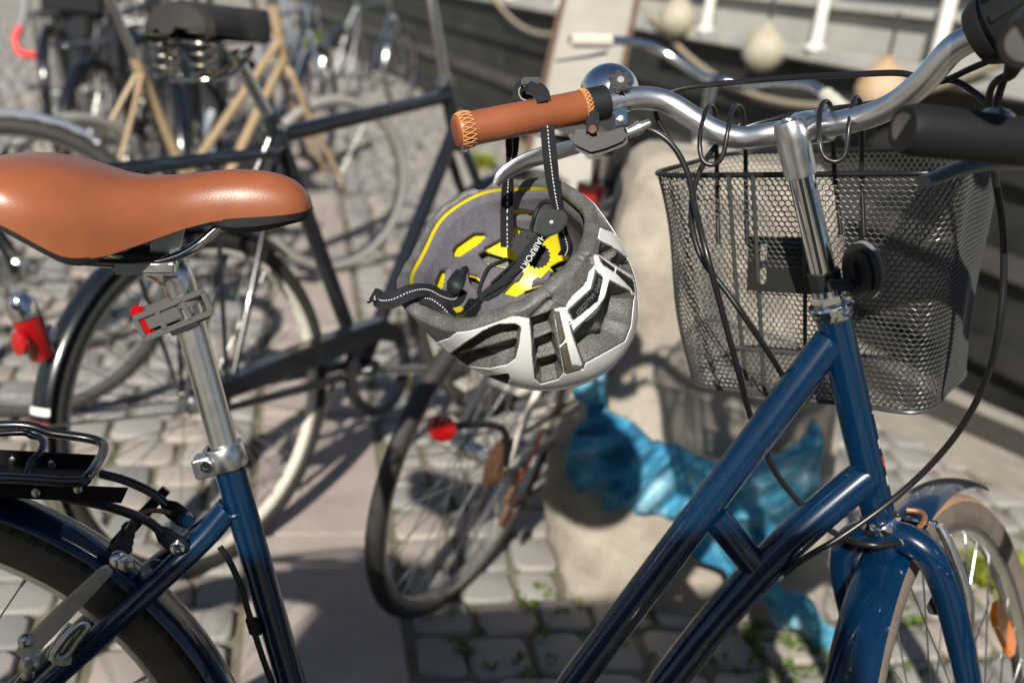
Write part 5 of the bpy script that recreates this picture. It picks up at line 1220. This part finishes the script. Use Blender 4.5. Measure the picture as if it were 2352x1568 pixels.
# a foam skin under the cover too, so that nothing is hollow
fF = grid_faces(np.ones((NU, NV - 1), bool))
def vor(name, c0, c1, scale, edge=.06, bump=.5):
    m = bpy.data.materials.new(name); m.use_nodes = True; t = m.node_tree; N, L_ = t.nodes, t.links; b = N['Principled BSDF']; b.inputs['Roughness'].default_value = .55
    tc = N.new('ShaderNodeTexCoord'); v = N.new('ShaderNodeTexVoronoi'); v.feature = 'DISTANCE_TO_EDGE'; v.inputs['Scale'].default_value = scale; L_.new(tc.outputs['Object'], v.inputs['Vector'])
    r = N.new('ShaderNodeValToRGB'); r.color_ramp.elements[0].position = 0; r.color_ramp.elements[0].color = (*c1, 1); r.color_ramp.elements[1].position = edge; r.color_ramp.elements[1].color = (*c0, 1)
    n = N.new('ShaderNodeTexNoise'); n.inputs['Scale'].default_value = 45; n.inputs['Detail'].default_value = 6; L_.new(tc.outputs['Object'], n.inputs['Vector'])
    r2 = N.new('ShaderNodeValToRGB'); r2.color_ramp.elements[0].position = .5; r2.color_ramp.elements[1].position = .75; r2.color_ramp.elements[0].color = (0, 0, 0, 1); r2.color_ramp.elements[1].color = (.5, .5, .5, 1); L_.new(n.outputs[0], r2.inputs[0])
    mx = N.new('ShaderNodeMixRGB'); L_.new(v.outputs['Distance'], r.inputs[0]); L_.new(r2.outputs[0], mx.inputs[0]); L_.new(r.outputs[0], mx.inputs[1]); mx.inputs[2].default_value = (.20, .20, .19, 1)
    L_.new(mx.outputs[0], b.inputs['Base Color']); bp = N.new('ShaderNodeBump'); bp.inputs['Strength'].default_value = bump; bp.inputs['Distance'].default_value = .0008
    L_.new(v.outputs['Distance'], bp.inputs['Height']); L_.new(bp.outputs[0], b.inputs['Normal']); return m
M['foam'] = vor('black_bead_foam', (.075, .075, .07), (.20, .20, .19), 330, .06)
M['yellow'] = mat('yellow_liner', (.70, .58, .012), .38)
M['pad'] = mat('purple_grey_pad', (.13, .122, .15), .9, var=(.095, .09, .112), vscale=160, bump=.5, bscale=420)
M['glitter'] = mat('reflective_film', (.30, .27, .22), .3, .4, var=(.16, .13, .10), vscale=700, bump=.5, bscale=1500)
M['panel'] = mat('charcoal_panel', (.010, .012, .014), .55, spec=.3)
M['strap'] = mat('black_webbing', (.013, .013, .017), .8, spec=.25, bump=.4, bscale=900)
M['rthread'] = mat('reflective_thread', (.62, .62, .6), .5)
o_ = np_obj('foam_body', np.concatenate([fA, rA]), np.concatenate([fF, rF + len(fA)]), M['foam'], helmet, True)
try: o_.data.set_sharp_from_angle(angle=radians(50))
except Exception: pass
def cover(name, mk, mt, lift, parent=helmet, th_=.0016):
    A, Fc = compact((P0 + N0 * lift).reshape(-1, 3), grid_faces(fm(mk)))
    o = np_obj(name, A, Fc, mt, parent, True)
    md = o.modifiers.new('thickness', 'SOLIDIFY'); md.thickness = th_; md.offset = 1
    o.modifiers.remove(md); s2 = o.modifiers.new('smooth', 'SMOOTH'); s2.factor = .5; s2.iterations = 5; md = o.modifiers.new('thickness', 'SOLIDIFY'); md.thickness = th_; md.offset = 1
    return o
shell = cover('shell_cover', white & ~blackp & ~glit, M['white'], .0006)
for q, nm, mt in ((BP, 'lettered_panel', 'panel'), (I1, 'inset', 'panel'), (I2, 'inset', 'panel'), (G1, 'reflective_patch', 'glitter'), (G2, 'reflective_patch', 'glitter')):
    cover(nm, inpoly(X, Y, q) & vis, M[mt], .0009, shell, .0008)
# inner liner and pads
Xi, Yi, Di = pix(inP)
ypol = [[(540, 590), (560, 560), (680, 478), (745, 475), (752, 490), (700, 540), (580, 618), (545, 620)], [(905, 452), (960, 425), (1010, 440), (1100, 462), (1090, 492), (960, 482)],
        [(755, 575), (880, 505), (1000, 520), (1110, 540), (1250, 430), (1330, 470), (1320, 640), (1200, 690), (1130, 760), (1010, 720), (900, 625)], [(420, 850), (415, 810), (450, 735), (475, 728), (472, 790), (450, 868)],
        [(505, 985), (515, 920), (560, 930), (632, 1000), (560, 1048), (515, 1010)], [(880, 870), (950, 800), (1010, 780), (1070, 790), (1060, 830), (960, 890)], [(880, 315), (1000, 305), (1090, 320), (1080, 336), (960, 334), (905, 330)],
        [(1040, 700), (1120, 690), (1100, 760), (1000, 830), (960, 850), (950, 840)]]
vpol = [[(715, 615), (760, 590), (980, 650), (1010, 690), (960, 720), (870, 690), (770, 670)], [(640, 745), (700, 760), (740, 800), (700, 850), (650, 800)], [(1010, 850), (1100, 820), (1190, 800), (1230, 830), (1150, 880), (1040, 890)], [(1180, 690), (1250, 650), (1310, 640), (1300, 700), (1230, 740)]]
ye = np.zeros(Xi.shape, bool); ve = np.zeros(Xi.shape, bool)
for q in ypol: ye |= inpoly(Xi, Yi, q)
for q in vpol: ve |= inpoly(Xi, Yi, q)
facing = ((cCn - inP) * -inN).sum(-1) > 0
rimband = (PH_[..., ::-1] > .996)
padm = ~ye & ~ve & ~rimband & (facing | (np.sin(TH * 5) > -.3))
pd_in = np.zeros(Xi.shape)
dmin = np.full(Xi.shape, 1e9)
for q in ypol + vpol: dmin = np.minimum(dmin, polydist(Xi, Yi, q))
pd_in = np.where(padm, .0065 * np.sqrt(np.clip(dmin / 26, 0, 1)) * np.clip((.996 - PH_[..., ::-1]) / .03, 0, 1) ** .5, 0)
np_obj('liner', *compact(inP.reshape(-1, 3), grid_faces(~fm(ve))), M['yellow'], helmet, True)
o_ = np_obj('pad', *compact((inP - inN * (pd_in + .0006)[..., None]).reshape(-1, 3), grid_faces(fm(padm))), M['pad'], helmet, True); s2 = o_.modifiers.new('smooth', 'SMOOTH'); s2.factor = .5; s2.iterations = 4
for q in vpol: np_obj('vent_well', *compact((inP + inN * .010).reshape(-1, 3), grid_faces(fm(inpoly(Xi, Yi, q) & facing))), M['foam'], helmet, True)
def hU(X_, Y_, d): x, y = hz(X_, Y_); return U(float(x), float(y), d)
def hs_(X_, Y_, lift=.0):                                   # point on the outer shell under a close-up pixel
    i = np.argmin(np.where(vis, (X - X_) ** 2 + (Y - Y_) ** 2, 1e12)); i = np.unravel_index(i, X.shape); return V(P0[i]) + V(N0[i]) * lift, V(N0[i])
def text(body, name, size, o, ex, nn, mt, parent, sp=1.0, sx=1.0):
    cu = bpy.data.curves.new(name, 'FONT'); cu.body = body; cu.size = size; cu.extrude = .0002; cu.space_character = sp; cu.align_x = 'CENTER'; cu.align_y = 'CENTER'
    to = bpy.data.objects.new(name, cu); COL.objects.link(to); bpy.context.view_layer.update()
    me = bpy.data.meshes.new_from_object(to.evaluated_get(bpy.context.evaluated_depsgraph_get())); bpy.data.objects.remove(to)
    me.name = name; me.materials.clear(); me.materials.append(mt)
    ob = bpy.data.objects.new(name, me); COL.objects.link(ob); ob.parent = parent
    ex = (ex - nn * ex.dot(nn)).normalized(); ey = nn.cross(ex)
    mm = Mx((ex * sx, ey, nn)).transposed().to_4x4(); mm.translation = V(o) - base_of(parent); ob.matrix_local = mm; return ob
M['letter'] = mat('pale_lettering', (.55, .57, .58), .4)
M['letterdim'] = mat('embossed_lettering', (.16, .17, .18), .35)
a1, n1 = hs_(1512, 770, .002); a2, n2 = hs_(1478, 850, .002); a3, n3 = hs_(1360, 990, .002)
text('SPEC', 'lettering', .0066, (a1 + a2) / 2, a2 - a1, (n1 + n2).normalized(), M['letterdim'], shell, 1.0, 1.0)
a4_, n4_ = hs_(1410, 930, .0025); text('IALIZED', 'lettering', .0066, a4_, a3 - a2, n4_, M['letterdim'], shell, 1.0, 1.1)
# retention arm with its dial, lying across the opening near the rear edge
arm_d = .925
pol = [(700, 880), (740, 850), (880, 740), (960, 640), (1010, 580), (1130, 420), (1200, 440), (1165, 500), (1110, 580), (1075, 650), (970, 750), (930, 800), (850, 880), (780, 915), (735, 915)]
mb = MB(); n_ = len(pol); dlt = lambda x: .955 - .035 * (x - 700) / 500
for q in (0, .006):
    for (x, y) in pol: mb.v.append(hU(x, y, dlt(x) + q))
mb.f.append(tuple(range(n_))); mb.f.append(tuple(reversed(range(n_, 2 * n_))))
for i in range(n_): j = (i + 1) % n_; mb.f.append((i, n_ + i, n_ + j, j))
arm = mb.build('retention_arm', M['panel'], helmet, bevel=.0012)
for (a, b) in (((745, 888), (945, 770)), ((800, 800), (960, 650)), ((880, 800), (1060, 655))):
    MB().tube([hU(*a, dlt(a[0]) - .001), hU(*b, dlt(b[0]) - .001)], .0014, 8).build('arm_rib', M['panel'], arm)
kp = hU(1198, 398, .918)
kn = (cC - kp).normalized(); kxx = (h_t - kn * h_t.dot(kn)).normalized(); kyy = kn.cross(kxx)
MB().prism([(.0142 * cos(2 * pi * i / 40) * (1.1 if abs(cos(2 * pi * i / 40)) > .6 else 1.05), .0112 * sin(2 * pi * i / 40)) for i in range(40)], kp - kn * .003, kxx, kyy, kn * .006).build('dial_cap', M['panel'], arm, bevel=.0012)
MB().lathe([(0, .0022), (.0012, .0018), (.0014, .0005)], kp + kn * .003, kn, 14).build('rivet', M['steel'], arm)
for (X_, Y_, r_) in ((1030, 545, .0135), (1108, 618, .0115)):
    c_ = hU(X_, Y_, .945); d_ = V((hU(1160, 520, .94) - hU(960, 780, .955)).normalized()); pl = []
    for k2 in range(72): a = 2 * pi * k2 / 72; r2 = r_ * (1 + .05 * (1 if (k2 % 4) < 2 else -1)); pl.append((r2 * cos(a), r2 * sin(a)))
    MB().prism(pl, c_, kxx, kyy, -kn * .005).build('adjuster_wheel', M['panel'], arm)
MB().tube([hU(1200, 262, .93), hU(1150, 262, .935), hU(1110, 300, .94), hU(1085, 360, .94), hU(1065, 440, .945), hU(1045, 505, .945)], .0022, 8, sm=5).build('arm_loop', M['panel'], arm)
MB().tube([hU(900, 640, .955), hU(850, 660, .96), hU(790, 690, .962), hU(750, 760, .964), hU(720, 850, .962), hU(735, 890, .957)], .0022, 8, sm=5).build('arm_loop', M['panel'], arm)
MB().tube([hU(740, 890, .957), hU(690, 945, .958), hU(630, 990, .955), hU(570, 1000, .95), hU(545, 1040, .945), hU(510, 1075, .94), hU(440, 1075, .95), hU(380, 1040, .96), hU(345, 985, .97)], .0011, 6, sm=6).build('fit_cord', M['panel'], arm)
a_, b_ = hU(1115, 505, .925), hU(1045, 620, .933); tn = (cC - a_).normalized()
text('HAIRPORT', 'lettering', .0080, hU(1072, 592, .930) + tn * .008, b_ - a_, tn, M['letter'], arm, 1.02)
# straps
def strap(name, pts, nr, w_=.0155, thread=True, par=helmet):
    P_ = [hU(*p) for p in pts]; s_ = MB().ribbon(P_, nr, w_, .0014).build(name, M['strap'], par, ang=30)
    if thread:
        Q = catmull(P_, 10); mb = MB(); nn = catmull(nr, 10) if len(nr) > 1 else nr
        acc = 0; k = 0
        for i in range(len(Q) - 1):
            if i % 2: continue
            n_i = V(nn[min(i, len(nn) - 1)]); t_ = (Q[i + 1] - Q[i]).normalized(); n_i = (n_i - t_ * n_i.dot(t_)).normalized()
            mb.tube([Q[i] + n_i * .001, Q[i + 1] + n_i * .001], .0006, 5)
        mb.build('reflective_thread', M['rthread'], s_)
    return s_
nv = -cF
f_ = lambda a, b: (cF * -a + cR * b).normalized()
strap('strap', [(1285, 610, .945), (1300, 560, .94), (1275, 470, .935), (1240, 330, .93), (1222, 240, .935), (1205, 120, .955), (1192, 0, .985), (1180, -120, 1.0), (1168, -250, 1.012), (1150, -395, 1.008), (1135, -470, 1.012)], [f_(.9, .5), f_(.85, .6), f_(.6, .8), f_(.5, .85), f_(.8, .6), f_(.95, .3), f_(1, .1), f_(1, .1), f_(1, .2), (cU * .3 - cF).normalized(), (cU * .9 - cF * .5).normalized()], .0145, True)
strap('strap', [(905, 560, 1.06), (903, 420, 1.06), (905, 200, 1.055), (910, 100, 1.05), (915, 20, 1.045), (935, -60, 1.045), (940, -160, 1.05), (945, -300, 1.055), (985, -420, 1.05), (1010, -480, 1.045), (1050, -520, 1.035)], [f_(.9, .4), f_(.9, .4), f_(.8, .6), f_(.6, .8), f_(.3, 1), f_(.8, .6), f_(1, .1), f_(1, 0), (cU * .5 - cF).normalized(), (cU * .8 - cF * .4).normalized(), (cU).normalized()], .0145, True)
# knotted strap end over the grip
strap('strap_fold', [(1135, -470, 1.012), (1110, -505, 1.02), (1060, -535, 1.03), (1015, -515, 1.038), (985, -470, 1.035), (1000, -420, 1.03), (1050, -400, 1.02)], [(cU * .9 - cF * .4).normalized(), (cU - cF * .3).normalized(), (cU - cF * .4).normalized(), (cU * .6 - cF * .8).normalized(), (-cR * .4 - cF).normalized(), nv, nv], .014, True)
strap('strap_fold', [(1000, -480, 1.025), (1040, -500, 1.012), (1085, -492, 1.008), (1120, -460, 1.005), (1140, -400, 1.002)], [nv, (cU * .3 - cF).normalized(), (cU * .4 - cF).normalized(), nv, nv], .012, False)
MB().box(hU(1055, -522, 1.02), cR * .009, cU * .005, cF * .007).build('buckle', M['panel'], helmet, bevel=.002)
MB().box(hU(1090, -528, 1.03), cR * .006, cU * .0045, cF * .006).build('buckle_prong', M['panel'], helmet, bevel=.002)
strap('chin_strap', [(600, 830, .985), (560, 900, .975), (480, 890, .965), (400, 850, .955), (330, 842, .945), (250, 862, .94), (150, 905, .94), (75, 910, .945), (40, 885, .95), (35, 915, .945)], [f_(1, .3), f_(1, .1), (cU * .5 - cF).normalized(), (cU * .6 - cF).normalized(), (cU * .6 - cF).normalized(), (cU * .5 - cF).normalized(), (cU * .3 - cF).normalized(), nv, (nv - cR * .8).normalized(), nv], .0165)
strap('chin_strap', [(540, 1030, .955), (480, 960, .945), (400, 905, .945), (335, 905, .948), (310, 935, .955), (330, 985, .97)], [(cU * .5 - cF).normalized(), (cU * .6 - cF).normalized(), (cU * .8 - cF).normalized(), (cU * .7 - cF).normalized(), (nv - cR * .6).normalized(), (nv - cR).normalized()], .0155)
MB().tube([hU(600, 720, .985), hU(585, 760, .975), hU(560, 810, .97), hU(535, 855, .972)], [.006, .008, .009, .006], 10, sm=4, flat=.5).build('strap_slider', M['panel'], helmet)
MB().tube([hU(630, 705, .985), hU(610, 725, .978), hU(585, 730, .98)], .004, 8, sm=4).build('strap_slider', M['panel'], helmet)
# ------------------------------------------------------------------ unseen cabinet added behind the viewpoint to shade the lower blue bicycle
M['cabinet'] = mat('grey_shade_cabinet', (.22, .24, .23), .5, var=(.18, .2, .19), vscale=8)
cab = thing('added_shade_cabinet', (-.33, -.62, 0), 'grey metal cabinet added unseen behind the viewpoint as shade caster', 'cabinet')
MB().prism([(-.39, .02), (.39, .02), (.39, 1.70), (-.39, 1.525)], (-.33, -.79, 0), (1, 0, 0), (0, 0, 1), (0, .34, 0)).build('body', M['cabinet'], cab, bevel=.006)  # sloped top sets the slant of the added shade edge
MB().prism([(-.405, 1.526), (.405, 1.706), (.405, 1.732), (-.405, 1.552)], (-.33, -.805, 0), (1, 0, 0), (0, 0, 1), (0, .37, 0)).build('roof', M['cabinet'], cab, bevel=.005)
for s_ in (-1, 1):
    dr_ = MB().box((-.33 + s_ * .193, -.443, .78), (.188, 0, 0), (0, .006, 0), (0, 0, .70)).build('door', M['cabinet'], cab, bevel=.003)
    MB().box((-.33 + s_ * .03, -.432, .8), (.012, 0, 0), (0, .008, 0), (0, 0, .05)).build('handle', M['black'], dr_, bevel=.002)
MB().box((-.695, -.64, .92), (.085, 0, 0), (0, .10, 0), (0, 0, .885)).build('added_shade_stack', M['cabinet'], cab, bevel=.01)  # tall block added only to carry the shade over rear rack and wheel
MB().box((-.33, -.62, .01), (.37, 0, 0), (0, .15, 0), (0, 0, .03)).build('plinth', M['stone1'], cab)
clean()
